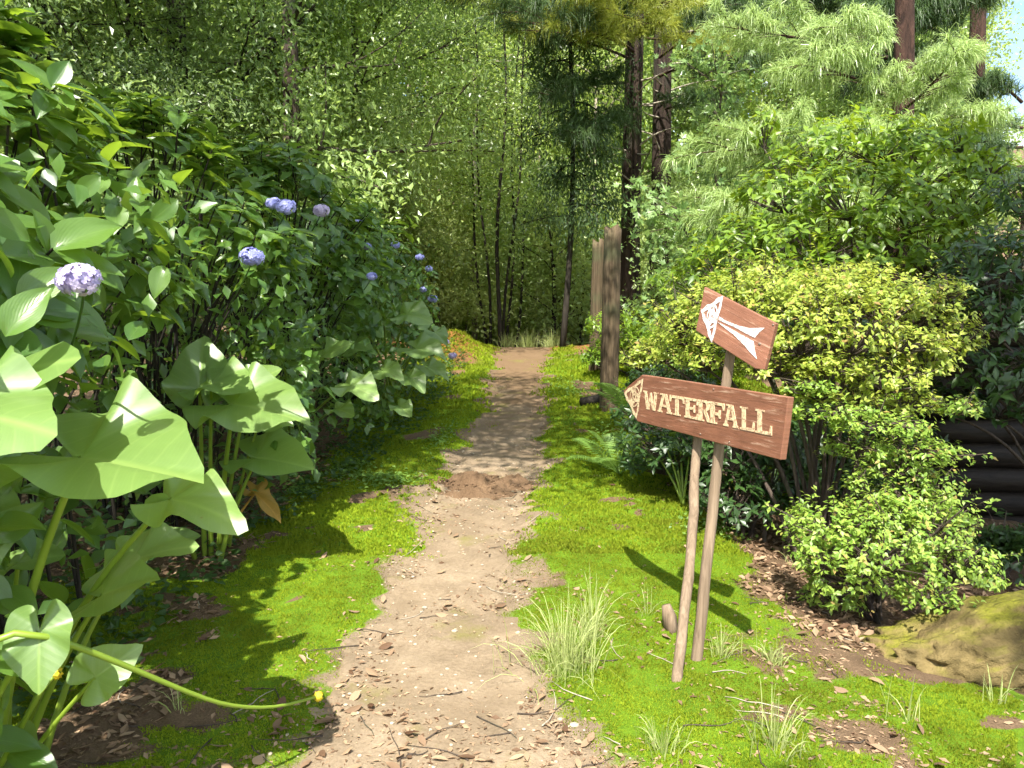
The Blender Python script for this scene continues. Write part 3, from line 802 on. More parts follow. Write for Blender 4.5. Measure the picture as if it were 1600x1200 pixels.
# dark pine behind it
b2 = at(1500, 520, 16.5); b2[2] = ground_z(b2[0], b2[1]) - .2
pine2 = thing('shaded_pine', b2, 'dark pine behind the weeping pine at the top', 'tree')
g = Geo(); pts = np.array([b2 + np.array([0, .05 * math.sin(z), z]) for z in np.linspace(0, 13, 12)])
V, F = tube(pts, np.linspace(.24, .08, 12), 10, wob=.12); g.add(V, F); g.build('trunk', M['bark_pine'], pine2)
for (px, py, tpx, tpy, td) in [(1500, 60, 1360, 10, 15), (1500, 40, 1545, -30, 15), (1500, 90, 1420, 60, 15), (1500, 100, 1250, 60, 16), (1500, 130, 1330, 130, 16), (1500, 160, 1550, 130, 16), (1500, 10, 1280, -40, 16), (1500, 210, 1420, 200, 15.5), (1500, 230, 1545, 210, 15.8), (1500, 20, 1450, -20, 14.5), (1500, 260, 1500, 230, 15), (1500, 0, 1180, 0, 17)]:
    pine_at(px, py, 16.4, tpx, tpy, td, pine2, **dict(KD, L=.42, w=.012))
# slim trunk at the right edge with sparse branches against the sky
b3 = at(1597, 520, 13.5); b3[2] = ground_z(b3[0], b3[1]) - .2
pine3 = thing('edge_pine', b3, 'slim pine trunk at the right edge against the sky', 'tree')
g = Geo(); pts = np.array([b3 + np.array([.0, .05 * math.sin(z), z]) for z in np.linspace(0, 9.5, 12)])
V, F = tube(pts, np.linspace(.13, .05, 12), 9, wob=.12); g.add(V, F); g.build('trunk', M['bark'], pine3)
for (px, py, tpx, tpy, td) in [(1597, 200, 1530, 180, 12.8), (1597, 230, 1540, 230, 13), (1597, 160, 1555, 120, 13.4), (1597, 260, 1520, 280, 12.6), (1597, 280, 1570, 290, 12.4)]:
    pine_at(px, py, 13.5, tpx, tpy, td, pine3, **dict(KW, n_side=10, mat_n=M['needle_dark'], K=22))

# great conifer with two trunks
bc = at(990, 505, 17.0); bc[2] = ground_z(bc[0], bc[1]) - .3
big = thing('twin_conifer', bc, 'great furrowed conifer with two dark trunks side by side', 'tree')
for (px, d, r, lean) in ((982, 17.0, .20, .05), (1031, 17.3, .21, -.05)):
    c = at(px, 505, d); c[2] = ground_z(c[0], c[1]) - .3
    g = Geo(); zs = np.linspace(0, 13.5, 22)
    pts = np.array([c + np.array([lean * z * .12, 0, z]) for z in zs])
    V, F = tube(pts, r * (np.linspace(1.12, .75, 22) + .5 * np.exp(-zs * 1.2)), 18, wob=.28); g.add(V, F)
    tr = g.build('trunk', M['bark_conifer'], big)
    for q in range(16):
        dg = Geo()                                              # dead snags
        z = rng.uniform(3.2, 8.2); a = rng.uniform(math.pi, 2 * math.pi) + rng.uniform(-.5, .5)
        s = c + np.array([lean * z * .12, 0, z]) + np.array([math.cos(a), math.sin(a), 0]) * r * .8
        e = s + np.array([math.cos(a), math.sin(a) * .7, rng.uniform(-.05, .5)]) * rng.uniform(.6, 1.7)
        V, F = tube(bez(s, (s + e) / 2 + rng.normal(0, .12, 3), e, 6), np.linspace(.022, .006, 6), 4, cap=False); dg.add(V, F)
        sub(tr, 'dead_branch', dg, M['bark_pale'], big)
KY = dict(KW, mat_n=M['needle_yellow'], K=24, n_side=14, L=.26, w=.009, droop=.35)
for (px, py, tpx, tpy, td) in [(990, 40, 870, -20, 13.5), (990, 30, 960, -20, 13), (1000, 40, 1060, -15, 13), (990, 10, 900, -50, 13), (1000, 60, 1020, 25, 13.4), (990, 0, 790, -60, 13), (1010, 60, 1090, 40, 14), (990, 80, 930, 50, 14), (990, 20, 850, 20, 13.6)]:
    pine_at(px, py, 16.7, tpx, tpy, td, big, **KY)
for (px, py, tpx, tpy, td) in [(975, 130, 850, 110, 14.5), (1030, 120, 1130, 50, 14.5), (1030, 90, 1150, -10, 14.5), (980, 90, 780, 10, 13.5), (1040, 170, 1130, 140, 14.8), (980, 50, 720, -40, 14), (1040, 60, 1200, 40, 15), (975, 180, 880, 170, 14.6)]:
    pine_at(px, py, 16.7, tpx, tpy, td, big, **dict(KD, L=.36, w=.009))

# dark drooping tree left of the great trunk: narrow hanging leaves, its shade put into their colour
bd = at(878, 520, 15.6); bd[2] = ground_z(bd[0], bd[1]) - .2
dr = thing('drooping_tree', bd, 'dark drooping tree with narrow hanging leaves left of the great trunk', 'tree')
g = Geo(); tips = []
tp = np.array([bd + np.array([.2 * math.sin(z * .4), 0, z]) for z in np.linspace(0, 9.5, 12)])
V, F = tube(tp, np.linspace(.065, .02, 12), 8, wob=.1); g.add(V, F)
for k in range(34):
    z = rng.uniform(2.8, 9.0); a = rng.uniform(0, 6.3)
    c = bd + np.array([.2 * math.sin(z * .4), 0, z])
    limb(g, c, np.array([math.cos(a), math.sin(a) * .7, .15]), rng.uniform(.4, 1.15), .02, 1, tips, gravity=-.5, spread=.4, sides=5)
g.build('trunk', M['bark_dark'], dr)
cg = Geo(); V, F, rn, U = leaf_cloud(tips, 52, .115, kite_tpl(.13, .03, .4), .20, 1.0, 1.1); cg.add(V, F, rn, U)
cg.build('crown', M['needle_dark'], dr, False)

# small tree with lobed leaves right of the trunk, climbing round it
def lobed_tpl():
    pts = [(0, 0)]; 
    for a, r in ((-1.9, .35), (-1.5, .75), (-1.15, .35), (-.75, .95), (-.4, .45), (0, 1.15), (.4, .45), (.75, .95), (1.15, .35), (1.5, .75), (1.9, .35)):
        pts.append((math.sin(a) * r * .62, .28 + math.cos(a) * r * .62))
    V = np.array([[x, y, .12 * abs(x)] for x, y in pts]); V[1:, 2] -= .15 * (V[1:, 1]) ** 2
    F = np.array([[0, k + 1, k] for k in range(1, 11)])
    return V, F, np.stack([V[:, 0], V[:, 1]], -1)
LOB = lobed_tpl()
for (px, d, zlo, zhi, wid, n, lb) in ((1118, 13.2, 1.2, 5.0, .75, 30, 'slender tree with pale lobed leaves right of the great trunk'), (1012, 15.8, .3, 2.6, .4, 13, 'lobed-leaf creeper climbing the foot of the great trunk'),
                                     (1075, 11.2, .2, 2.6, .8, 24, 'bushy sapling with lobed leaves behind the yellow azalea')):
    b = at(px, 540, d); b[2] = ground_z(b[0], b[1]) - .1
    t = thing('lobed_leaf_tree', b, lb, 'tree')
    g = Geo(); tips = []
    pts = np.array([b + np.array([.08 * math.sin(z * 1.4), 0, z]) for z in np.linspace(0, zhi, 9)])
    V, F = tube(pts, np.linspace(.05, .015, 9), 6); g.add(V, F)
    for k in range(n):
        z = rng.uniform(zlo, zhi); a = rng.uniform(0, 6.3)
        limb(g, b + np.array([.08 * math.sin(z * 1.4), 0, z]), np.array([math.cos(a), math.sin(a), .3]), wid * rng.uniform(.5, 1.2), .012, 1, tips, sides=4)
    g.build('trunk', M['bark'], t)
    cg = Geo(); V, F, rn, U = leaf_cloud(tips, 7, .13, LOB, .16, .5, .1); cg.add(V, F, rn, U)
    cg.build('crown', M['maple'], t, False)

# trees whose crowns hang over the path above the frame and dapple it
def shade_tree(name, base, H, boughs, n_leaf, leaf, label):
    root = thing(name, base, label, 'tree')
    g = Geo(); tips = []
    pts = np.array([base + np.array([.15 * math.sin(z * .5), 0, z]) for z in np.linspace(-.2, H, 12)])
    V, F = tube(pts, np.linspace(.26, .08, 12), 10, wob=.12); g.add(V, F)
    for (z, e) in boughs:
        s = base + np.array([.15 * math.sin(z * .5), 0, z]); e = np.asarray(e, float)
        bp = bez(s, (s + e) / 2 + np.array([0, 0, .5]), e, 9)
        V, F = tube(bp, np.linspace(.09, .03, 9), 7, cap=False, wob=.1); g.add(V, F)
        for k in range(4, 9):
            dd = unit(bp[k] - bp[k - 1])
            for q in range(2):
                limb(g, bp[k], unit(dd + rng.normal(0, .7, 3) * np.array([1, 1, .4])), rng.uniform(.5, 1.1), .02, 1, tips, sides=4)
    g.build('trunk', M['bark'], root)
    cg = Geo(); V, F, rn, U = leaf_cloud(tips, max(1, n_leaf // len(tips)), leaf, kite_tpl(.26), .30, .5, .2); cg.add(V, F, rn, U)
    cg.build('crown', M['broad'], root, False)
shade_tree('overhanging_tree', gpt(-6.2, 3.6), 9, [(5.0, (-3.2, 4.2, 6.2)), (5.4, (-2.4, 3.0, 6.6)), (5.2, (-1.6, 4.6, 6.6)), (5.8, (-.6, 5.4, 7.0)), (4.8, (-3.8, 5.8, 5.8)), (6, (-3.6, 1.6, 6.6)), (6.0, (-2.4, 6.3, 6.8)), (6.2, (-.9, 7.0, 7.4)), (6.4, (.3, 4.6, 6.6)), (6.9, (.7, 4.0, 6.9)), (6.3, (-.4, 2.9, 6.3)), (6.6, (.1, 3.6, 6.5)), (6.8, (.4, 5.6, 7.2)), (6.5, (-1.2, 3.4, 6.6)), (5.5, (-4.6, 2.6, 5.9)), (5.2, (-3.1, 2.3, 5.8)), (5.0, (-3.2, 1.3, 5.6)), (5.4, (-3.4, 3.4, 6.0)), (5.6, (-2.6, 3.8, 6.2))], 42000, .095,
           'overhanging tree left of the path whose boughs shade the hydrangea hedge')
shade_tree('overhanging_tree', gpt(6.0, 2.2), 8, [(4.2, (3.4, 2.6, 5.0)), (4.4, (3.0, 3.6, 5.2)), (4.6, (4.0, 4.4, 5.4)), (4.0, (3.7, 1.6, 4.8)), (4.4, (3.2, 2.2, 4.6)), (4.2, (4.2, 3.2, 4.6)), (4.6, (3.5, 3.2, 4.4)), (5.4, (1.5, -2.5, 6.8)), (5.0, (4.8, 3.3, 5.8)), (5.4, (3.6, 1.0, 5.6))], 34000, .10,
           'overhanging tree right of the path whose boughs shade the log wall')

# ================================================================== LEFT: HYDRANGEAS
import bmesh
def ico(n):
    bm = bmesh.new(); bmesh.ops.create_icosphere(bm, subdivisions=n, radius=1.0)
    V = np.array([v.co[:] for v in bm.verts]); F = np.array([[v.index for v in f.verts] for f in bm.faces]); bm.free()
    return V, F
IV0, IF0 = ico(2)
HL = [leaf_tpl(8, .29, c, f, 4, .44, .9) for c, f in ((.20, .14), (.34, .20), (.08, .22))]
HM = [make_mesh('hydrangea_leaf', t[0], [t[1]], M['hydrangea'], True, None, t[2]) for t in HL]
RL = [leaf_tpl(5, .19, c, f, 2, .5, .95) for c, f in ((.18, .14), (.32, .2))]
RM = [make_mesh('shrub_leaf', t[0], [t[1]], M['rhodo'], True, None, t[2]) for t in RL]
L3 = leaf_tpl(2, .29, .2, .18, 2, .45, .8)
R3 = leaf_tpl(2, .21, .2, .15, 2, .5, .8)

def whorls(C, D, per, size, el=(.1, .7), jit=.25):
    """rosettes of leaves round shoot tips C pointing along D"""
    n = len(C); idx = np.repeat(np.arange(n), per); k = np.tile(np.arange(per), n)
    A = unit(np.cross(D, rand_dirs(n))); B = np.cross(D, A)
    ang = k * (2 * math.pi / per) * 1.0 + (k // 2) * .6 + np.repeat(rng.uniform(0, 6.3, n), per) + rng.normal(0, jit, n * per)
    e = rng.uniform(el[0], el[1], n * per)
    Y = unit((np.cos(ang)[:, None] * A[idx] + np.sin(ang)[:, None] * B[idx]) * np.cos(e)[:, None] + D[idx] * np.sin(e)[:, None] + np.array([0, 0, -.15]))
    up = unit(D[idx] + rng.normal(0, .15, (n * per, 3)) + UP * .3)
    P = C[idx] - D[idx] * (k * .012)[:, None]
    S = size * rng.uniform(.65, 1.2, n * per)
    return P, Y, up, S
def split_leaves(root, name, meshes, tpl, mat, P, Y, up, S, n_single, foliage='foliage'):
    """the leaves that show largest are objects of their own, the rest one mass"""
    mid = P + unit(Y) * (S * .5)[:, None]
    px, py, dep = to_px(mid)
    vis = (px > -30) & (px < 1630) & (py > -30) & (py < 1230) & (dep > .3)
    score = np.where(vis, S / np.maximum(dep, .3), 0)
    order = np.argsort(-score)
    one = order[:n_single]; one = one[score[one] > 0]; rest = np.setdiff1d(np.arange(len(P)), one)
    leaf_objects(name, meshes, P[one], Y[one], up[one], S[one], root)
    if len(rest):
        g = Geo(); V, F, rn, U = place(tpl, P[rest], Y[rest], up[rest], S[rest], rng.uniform(.01, .99, len(rest))); g.add(V, F, rn, U)
        g.build(foliage, mat, root, True, 'stuff')

def floret_head(c, r, n, out):
    """globe of four-petalled florets"""
    g = Geo(); D = rand_dirs(n * 3); D = D[(D @ unit(np.asarray(out, float))) > -.45][:n]; sq = np.array([1.12, 1.0, .80])
    g.add(IV0 * r * .72 * sq + np.asarray(c), IF0, .01)
    for d in D:
        a = unit(np.cross(d, rand_dirs(1)[0])); b = np.cross(d, a); cc = np.asarray(c) + d * sq * r * rng.uniform(.80, 1.16); s = r * .33 * rng.uniform(.8, 1.2); t = rng.uniform(.01, .99)
        for k in range(4):
            f = math.pi / 2 * k; u = math.cos(f) * a + math.sin(f) * b; v = -math.sin(f) * a + math.cos(f) * b
            g.add([cc, cc + u * s * .35 + v * s * .36 + d * s * .10, cc + u * s * .85 + v * s * .46 + d * s * .16, cc + u * s * 1.12 + d * s * .02, cc + u * s * .85 - v * s * .46 + d * s * .16, cc + u * s * .35 - v * s * .36 + d * s * .10], [[0, 1, 2, 3, 4, 5]], t)
    return g

# bushes of the hedge: centre x, distance, radius x, radius y, height, label
hyd = [(-2.10, 2.0, 1.05, .85, 2.36, 'nearest hydrangea bush with large sunlit leaves and a big lilac head'),
       (-2.38, 3.35, 1.05, .95, 2.70, 'second hydrangea bush, tall, with a blue head low in its shade'),
       (-2.42, 5.0, 1.20, 1.0, 2.66, 'third hydrangea bush, beside the pale stake'),
       (-2.22, 7.0, 1.25, 1.1, 2.72, 'fourth hydrangea bush, mostly shaded, with several blue heads'),
       (-2.00, 9.2, 1.30, 1.2, 2.35, 'last hydrangea bush at the far end, dotted with small blue heads')]
heads = [(0, 123, 437, .050, 1.80, 'pale_blue'), (1, 393, 401, .055, 3.5, 'blue'), (2, 447, 323, .06, 4.7, 'blue'), (2, 502, 329, .06, 5.6, 'pale_blue'), (2, 428, 318, .05, 4.8, 'blue'),
         (3, 581, 432, .058, 6.3, 'blue'), (3, 573, 385, .05, 6.6, 'blue'), (3, 618, 383, .06, 7.3, 'blue'), (4, 656, 402, .065, 8.6, 'blue'), (4, 670, 420, .06, 9, 'blue'), (4, 676, 467, .08, 9.2, 'blue'), (4, 662, 452, .06, 9.0, 'blue'),
         (4, 707, 556, .07, 9.4, 'pale_blue'), (4, 697, 534, .06, 9.9, 'pale_blue'), (4, 560, 346, .05, 7.7, 'blue')]
for bi, (x, y, rx, ry, h, lb) in enumerate(hyd):
    base = gpt(x, y, -.03)
    root = thing('hydrangea_bush', base, lb, 'bush', 'hydrangea bushes of the hedge')
    n = [95, 110, 130, 150, 150][bi]
    # shoot tips over an uneven dome, few low down
    th = rng.uniform(0, 2 * math.pi, n); v = rng.random(n) ** .62
    el = v * 1.45
    lump = .82 + .30 * fbm(th * 1.3 + bi * 7, el * 2.2, 1.4, 3)
    C = base + np.stack([np.cos(th) * np.cos(el) * rx, np.sin(th) * np.cos(el) * ry, .50 * h + (h * .52) * np.sin(el) * 1.0 - (1 - v) * .35 * h * rng.random(n)], -1) * 1.0
    C = base + (C - base) * np.stack([lump, lump, .9 + .12 * lump], -1)
    C = C + rng.normal(0, .05, (n, 3))
    D = unit(np.stack([np.cos(th) * np.cos(el) * 1.1, np.sin(th) * np.cos(el) * 1.1 - .15, .55 + np.sin(el)], -1) + rng.normal(0, .25, (n, 3)))
    # keep clear of the lens and the path
    ok = (C[:, 0] < -.72 - .02 * C[:, 1]) & (np.linalg.norm(C - np.array([0, 0, CAM_H]), axis=1) > 1.55)
    if bi == 0:
        px_, py__, dp_ = to_px(C); ok &= ~((px_ > 10) & (py__ > 560)) & ~((px_ > 260))
    if bi < 3:
        px_, py__, dp_ = to_px(C); ok &= ~((px_ > 215) & (py__ > 465) & (dp_ < 4.9))
    C, D = C[ok], D[ok]
    if bi == 0: D = unit(D + np.array([.35, -.55, .1]))
    sg = Geo()
    for k in range(0, len(C), 2):
        s = base + np.array([rng.normal(0, .16), rng.normal(0, .16), 0])
        q = C[k] - D[k] * .35
        m_ = (s + q) / 2 + np.array([0, 0, .25]) + rng.normal(0, .08, 3)
        pts = np.vstack([bez(s, m_, q, 6)[:-1], bez(q, q + D[k] * .2, C[k], 3)])
        V, F = tube(pts, np.linspace(.011, .004, len(pts)), 4, cap=False); sg.add(V, F)
    sg.build('stem', M['bark_dark'], root)
    size = .18 if bi == 0 else .155
    P, Y, up, S = whorls(C, D, 6, size)
    # a second, lower whorl and loose leaves along each shoot
    P2, Y2, up2, S2 = whorls(C - D * .13, D, 4, size * 1.05, (-.1, .4))
    ins = rng.integers(0, len(C), 620 + 160 * bi)
    Pi = base + (C[ins] - base) * rng.uniform(.30, .92, (len(ins), 1)) * np.array([1.05, 1.05, 1]) + rng.normal(0, .08, (len(ins), 3))
    Yi = unit(rng.normal(size=(len(ins), 3)) + np.array([.3, -.3, -.2])); upi = unit(UP + rng.normal(0, .5, (len(ins), 3)))
    P, Y, up, S = np.vstack([P, P2, Pi]), np.vstack([Y, Y2, Yi]), np.vstack([up, up2, upi]), np.concatenate([S, S2, size * rng.uniform(.25, .7, len(ins))])
    # small dim leaves on the twiggy lower face
    m_ = 900 if bi < 2 else 1900; th2 = rng.uniform(-2.6, .9, m_); r2 = np.sqrt(rng.uniform(.35, 1.0, m_))
    Pl = base + np.stack([np.cos(th2) * r2 * rx * .92, np.sin(th2) * r2 * ry * .95, rng.uniform(.12, .80 if bi < 2 else .72, m_) * h], -1)
    pxl, pyl, dpl = to_px(Pl); okl = ~((pxl > 215) & (pyl > 465) & (dpl < 4.6)) & (Pl[:, 0] < -.95) & (np.linalg.norm(Pl - np.array([0, 0, CAM_H]), axis=1) > 1.5) & ~((dpl < 2.6) & (pxl > 20))
    Pl = Pl[okl]; m_ = len(Pl)
    P, Y, up, S = np.vstack([P, Pl]), np.vstack([Y, unit(rng.normal(size=(m_, 3)) + np.array([.3, -.4, -.3]))]), np.vstack([up, unit(UP + np.array([.1, -.4, 0]) + rng.normal(0, .5, (m_, 3)))]), np.concatenate([S, rng.uniform(.09, .16, m_) if bi < 2 else rng.uniform(.05, .12, m_)])
    split_leaves(root, 'leaf', HM, L3, M['hydrangea_far'], P, Y, up, S, 260)
    for (b_i, px, py, r, d, mt) in heads:
        if b_i != bi: continue
        c = at(px, py, d); r = r * (.80 if bi < 3 else .62)
        hg = floret_head(c, r, 95 if r * 6 > d * .1 else 70, (.3, -1, .5))
        hd = hg.build('flower_head', M[mt], root, False)
        st = Geo(); V, F = tube(bez(c - np.array([.0, -.02, .0]), c + np.array([-.04, .10, -.06]), c + np.array([-.22, .30, -.22]), 6), .004, 5, cap=False); st.add(V, F)
        sub(hd, 'stalk', st, M['ivy'], root)

# pale stake standing in the hedge
p0 = at(415, 234, 7.6); p1 = np.array([p0[0], p0[1], ground_z(p0[0], p0[1]) - .1])
g = Geo(); V, F = tube(np.linspace(p1, p0, 6), [.04, .04, .039, .04, .038, .036], 8, wob=.1); g.add(V, F)
tag(centred(g, 'wooden_stake', M['pole'], p1), 'pale wooden stake sticking up out of the hydrangea hedge', 'stake')

# dim undergrowth at the foot of the hedge
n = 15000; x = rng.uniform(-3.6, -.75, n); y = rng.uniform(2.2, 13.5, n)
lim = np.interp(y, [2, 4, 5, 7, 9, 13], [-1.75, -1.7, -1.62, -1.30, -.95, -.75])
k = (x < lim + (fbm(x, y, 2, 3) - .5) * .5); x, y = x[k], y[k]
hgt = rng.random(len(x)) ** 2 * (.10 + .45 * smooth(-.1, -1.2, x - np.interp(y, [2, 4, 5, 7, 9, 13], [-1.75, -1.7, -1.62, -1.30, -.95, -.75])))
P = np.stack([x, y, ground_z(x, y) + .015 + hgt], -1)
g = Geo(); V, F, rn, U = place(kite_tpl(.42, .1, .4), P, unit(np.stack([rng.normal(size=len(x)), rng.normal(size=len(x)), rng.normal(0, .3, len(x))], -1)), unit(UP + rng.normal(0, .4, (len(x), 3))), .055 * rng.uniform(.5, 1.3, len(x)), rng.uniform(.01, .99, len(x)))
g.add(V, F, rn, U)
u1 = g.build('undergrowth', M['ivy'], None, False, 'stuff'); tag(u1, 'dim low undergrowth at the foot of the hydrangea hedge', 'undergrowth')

# little weeds in the sunny moss
g = Geo()
for (px, py, rx, ry, cnt) in ((600, 752, .30, .28, 420), (470, 765, .18, .2, 200), (548, 735, .2, .2, 260), (1110, 830, .25, .2, 160), (960, 690, .25, .5, 260), (690, 690, .14, .6, 200), (890, 610, .3, .8, 260)):
    q = on_ground(px, py); x = q[0] + rng.normal(0, rx * .5, cnt); y = q[1] + rng.normal(0, ry * .5, cnt)
    k = path_d(x, y) > .06; x, y = x[k], y[k]; n_ = len(x)
    V, F, rn, U = place(kite_tpl(.45, .1, .5), np.stack([x, y, ground_z(x, y) + rng.uniform(.01, .06, n_)], -1), unit(np.stack([rng.normal(size=n_), rng.normal(size=n_), rng.normal(0, .3, n_)], -1)), unit(UP + rng.normal(0, .35, (n_, 3))), .035 * rng.uniform(.5, 1.3, n_), rng.uniform(.01, .99, n_)); g.add(V, F, rn, U)
wd_ = g.build('weeds', M['weed'], None, False, 'stuff'); tag(wd_, 'small leafy weeds scattered in the moss along the path', 'weeds')

# ------------------------------------------------------------------ elephant ears
def ear_tpl(wave=.05, ph=0., fold=.22, droop=.30, cup=.0, nr=9, na=56, wid=1.0, lobe=1.0):
    th = np.linspace(-math.pi, math.pi, na + 1)
    key = np.array([0, .35, .7, 1.2, 1.8, 2.3, 2.7, math.pi])
    rad = np.array([.84, .72, .62, .54, .50, .51 * lobe, .52 * lobe, .50 * lobe])
    r = np.interp(np.abs(th), key, rad)
    for _ in range(6): r = np.convolve(np.concatenate([[r[-2]], r, [r[1]]]), [.25, .5, .25], 'valid')
    r = (r + .17 * np.exp(-(th / .17) ** 2)) * (1 - .88 * np.exp(-((math.pi - np.abs(th)) / .24) ** 2))
    rho = np.linspace(0, 1, nr + 1) ** .85
    X = rho[:, None] * (r * np.sin(th))[None] * wid; Y = rho[:, None] * (r * np.cos(th))[None]
    Z = fold * np.abs(X) ** .9 - droop * np.maximum(Y, 0) ** 2 - .35 * droop * np.minimum(Y, 0) ** 2 * 2 + wave * rho[:, None] ** 2 * (np.sin(5.3 * np.abs(th) + ph + .8 * np.sign(th)) + .30 * np.sin(9.1 * np.abs(th) + 2 * ph + 1.1 * np.sign(th)))[None] - cup * (X ** 2)
    V = np.stack([X, Y, Z], -1).reshape(-1, 3)
    i = np.arange(nr)[:, None]; j = np.arange(na)[None]; w_ = na + 1
    F = np.stack([i * w_ + j, i * w_ + j + 1, (i + 1) * w_ + j + 1, (i + 1) * w_ + j], -1).reshape(-1, 4)
    U = np.stack([X, Y], -1).reshape(-1, 2)
    return V, F, U
def ear_leaf(root, base, A, T, up, petr=.011, wave=.06, ph=None, fold=.2, droop=.3, wid=1.0, mat='taro', bow=.25, cup=.0, lobe=1.0, stalk=True, name='leaf', flat=.62):
    """blade from stalk joint A to tip T; its stalk runs down to base"""
    A = np.asarray(A, float); T = np.asarray(T, float)
    ph = rng.uniform(0, 6) if ph is None else ph
    tp = ear_tpl(wave * 1.35, ph, fold, droop, cup, wid=wid, lobe=lobe)
    L_ = float(np.linalg.norm(T - A)) * .98
    up = np.asarray(up, float) * np.array([1, flat, 1])
    ydir = unit(T - A) + unit(np.asarray(up, float)) * droop * .85
    V, F, rn, U = place(tp, A[None], ydir[None], unit(np.asarray(up, float))[None], L_, np.array([rng.uniform(.2, .9)]))
    # faces point up the blade's own upper side
    g = Geo(); g.add(V, F[:, ::-1], rn, U)
    o = g.build(name, M[mat], root, True)
    if stalk:
        base = np.asarray(base, float); mid = (base + A) / 2 + np.array([0, 0, bow * np.linalg.norm(A - base)]) + (base - A) * np.array([.12, .12, 0])
        s = Geo(); pts = np.vstack([bez(base, mid, A, 11)]); V, F = tube(pts, np.linspace(petr * 1.35, petr * .65, 11), 8, cap=False); s.add(V, F, .5)
        sub(o, 'petiole', s, M['taro_stalk'] if mat != 'wilted' else M['wilted'], root)
    return o

EAR = 'elephant ear plants along the hedge'
# A: the great plant at the left edge
bA = gpt(-1.72, 2.25)
eA = thing('elephant_ear_plant', bA, 'largest elephant ear plant, nearest at the left edge, with long arching stalks', 'plant', EAR)
S_ = lambda dx, dy=0, dz=.03: bA + np.array([dx, dy, dz])
ear_leaf(eA, S_(0, -.05), at(-70, 610, 1.95), at(152, 578, 1.85), (.0, -.62, .9), .014, .08, 1.0, .14, .22, .9)
ear_leaf(eA, S_(.05, -.1), at(-90, 640, 1.75), at(104, 690, 1.62), (.05, -.75, .85), .014, .08, 2.2, .14, .2, .9)
ear_leaf(eA, S_(.08, 0), at(128, 715, 2.02), at(335, 770, 1.86), (.10, -.75, .95), .014, .075, .4, .34, .12, .98, bow=.10, lobe=.95)
ear_leaf(eA, S_(.05, .15), at(268, 780, 2.2), at(390, 824, 2.1), (.25, -.8, .8), .012, .07, 3.1, .14, .30, .8, bow=.12, lobe=.7)
ear_leaf(eA, S_(.0, .2), at(28, 880, 2.3), at(108, 870, 2.3), (0, -.5, 1), .010, .05, 1.5, .2, .2, 1.1, bow=.05)
ear_leaf(eA, S_(.1, .1), at(160, 930, 2.25), at(256, 905, 2.2), (-.1, -.75, .8), .011, .06, .3, .3, .2, 1.15, bow=.05)
ear_leaf(eA, S_(.1, .25), at(205, 878, 2.6), at(312, 846, 2.6), (.0, -.6, .9), .010, .07, 4.0, .2, .2, 1.1, bow=.1)
ear_leaf(eA, S_(.05, -.2), at(62, 985, 1.82), at(62, 1092, 1.76), (.15, -1, .25), .010, .05, 2.0, .15, .15, .95, bow=.02)
ear_leaf(eA, S_(.15, -.1), at(150, 1058, 2.0), at(226, 1005, 2.05), (.5, -.6, .5), .008, .05, .9, .3, .3, 1.0, bow=.0)
ear_leaf(eA, S_(.0, .0), at(-30, 800, 2.0), at(-10, 905, 1.95), (.2, -.9, .4), .012, .05, 2.5, .15, .2, 1.0, bow=.1)
def fruit_stalk(pts, r, root):
    g = Geo(); pts = np.asarray(pts)
    t = np.linspace(0, 1, len(pts)); tt = np.linspace(0, 1, 24)
    # smooth curve through the points
    P = np.stack([np.interp(tt, t, pts[:, i]) for i in range(3)], -1)
    for _ in range(3): P[1:-1] = (P[:-2] + 2 * P[1:-1] + P[2:]) / 4
    V, F = tube(P, np.linspace(r * 1.5, r * .7, 24), 8, cap=False); g.add(V, F, .3)
    o = g.build('flower_stalk', M['taro_stalk'], root)
    c = P[-1]; h = Geo()
    for d in rand_dirs(46):
        q = c + d * .0125; a, b, cc = d, unit(np.cross(d, rand_dirs(1)[0])), None
        e = np.cross(a, b); s = .0058
        V = [q + a * s * 1.3] + [q + (math.cos(f) * b + math.sin(f) * e) * s for f in np.linspace(0, 2 * math.pi, 5, endpoint=False)]
        h.add(V, [[0, 1 + k, 1 + (k + 1) % 5] for k in range(5)])
    sub(o, 'fruit_head', h, M['yellow'], root)
fruit_stalk([S_(.0, -.35, .15), at(-40, 955, 1.70), at(150, 1020, 1.9), at(260, 1068, 2.06), at(350, 1104, 2.2), at(430, 1107, 2.38), at(497, 1088, 2.56)], .0065, eA)
fruit_stalk([S_(.1, -.1, .05), at(60, 1085, 2.0), at(88, 1052, 2.05)], .007, eA)

# B: the sunlit plant with a wilted leaf
bB = gpt(*on_ground(335, 868)[:2]); 
eB = thing('elephant_ear_plant', bB, 'sunlit elephant ear plant with an orange wilted leaf at its foot', 'plant', EAR)
B_ = lambda dx=0, dy=0: bB + np.array([dx, dy, .0])
ear_leaf(eB, B_(-.06), at(312, 606, 4.35), at(322, 522, 4.55), (.0, -.95, .5), .013, .07, .5, .24, .15, .98, bow=.10, lobe=.85)
ear_leaf(eB, B_(-.02), at(330, 600, 4.25), at(398, 606, 4.1), (-.1, -.7, .8), .012, .07, 2.5, .2, .3, 1.05, bow=.08)
ear_leaf(eB, B_(.03, .05), at(392, 602, 4.5), at(446, 578, 4.5), (-.1, -.75, .7), .012, .07, 1.0, .3, .2, 1.1, bow=.08)
ear_leaf(eB, B_(.03), at(366, 632, 4.2), at(492, 668, 4.05), (.12, -.78, .75), .015, .07, .2, .22, .22, 1.0, bow=.10)
ear_leaf(eB, B_(.05, .1), at(408, 655, 4.6), at(462, 668, 4.55), (.0, -.7, .6), .010, .06, .2, .2, .2, 1.0, bow=.1)
ear_leaf(eB, B_(.06, -.05), at(402, 716, 4.5), at(497, 738, 4.4), (.2, -.75, .8), .012, .05, .7, .3, .2, 1.05, bow=.05)
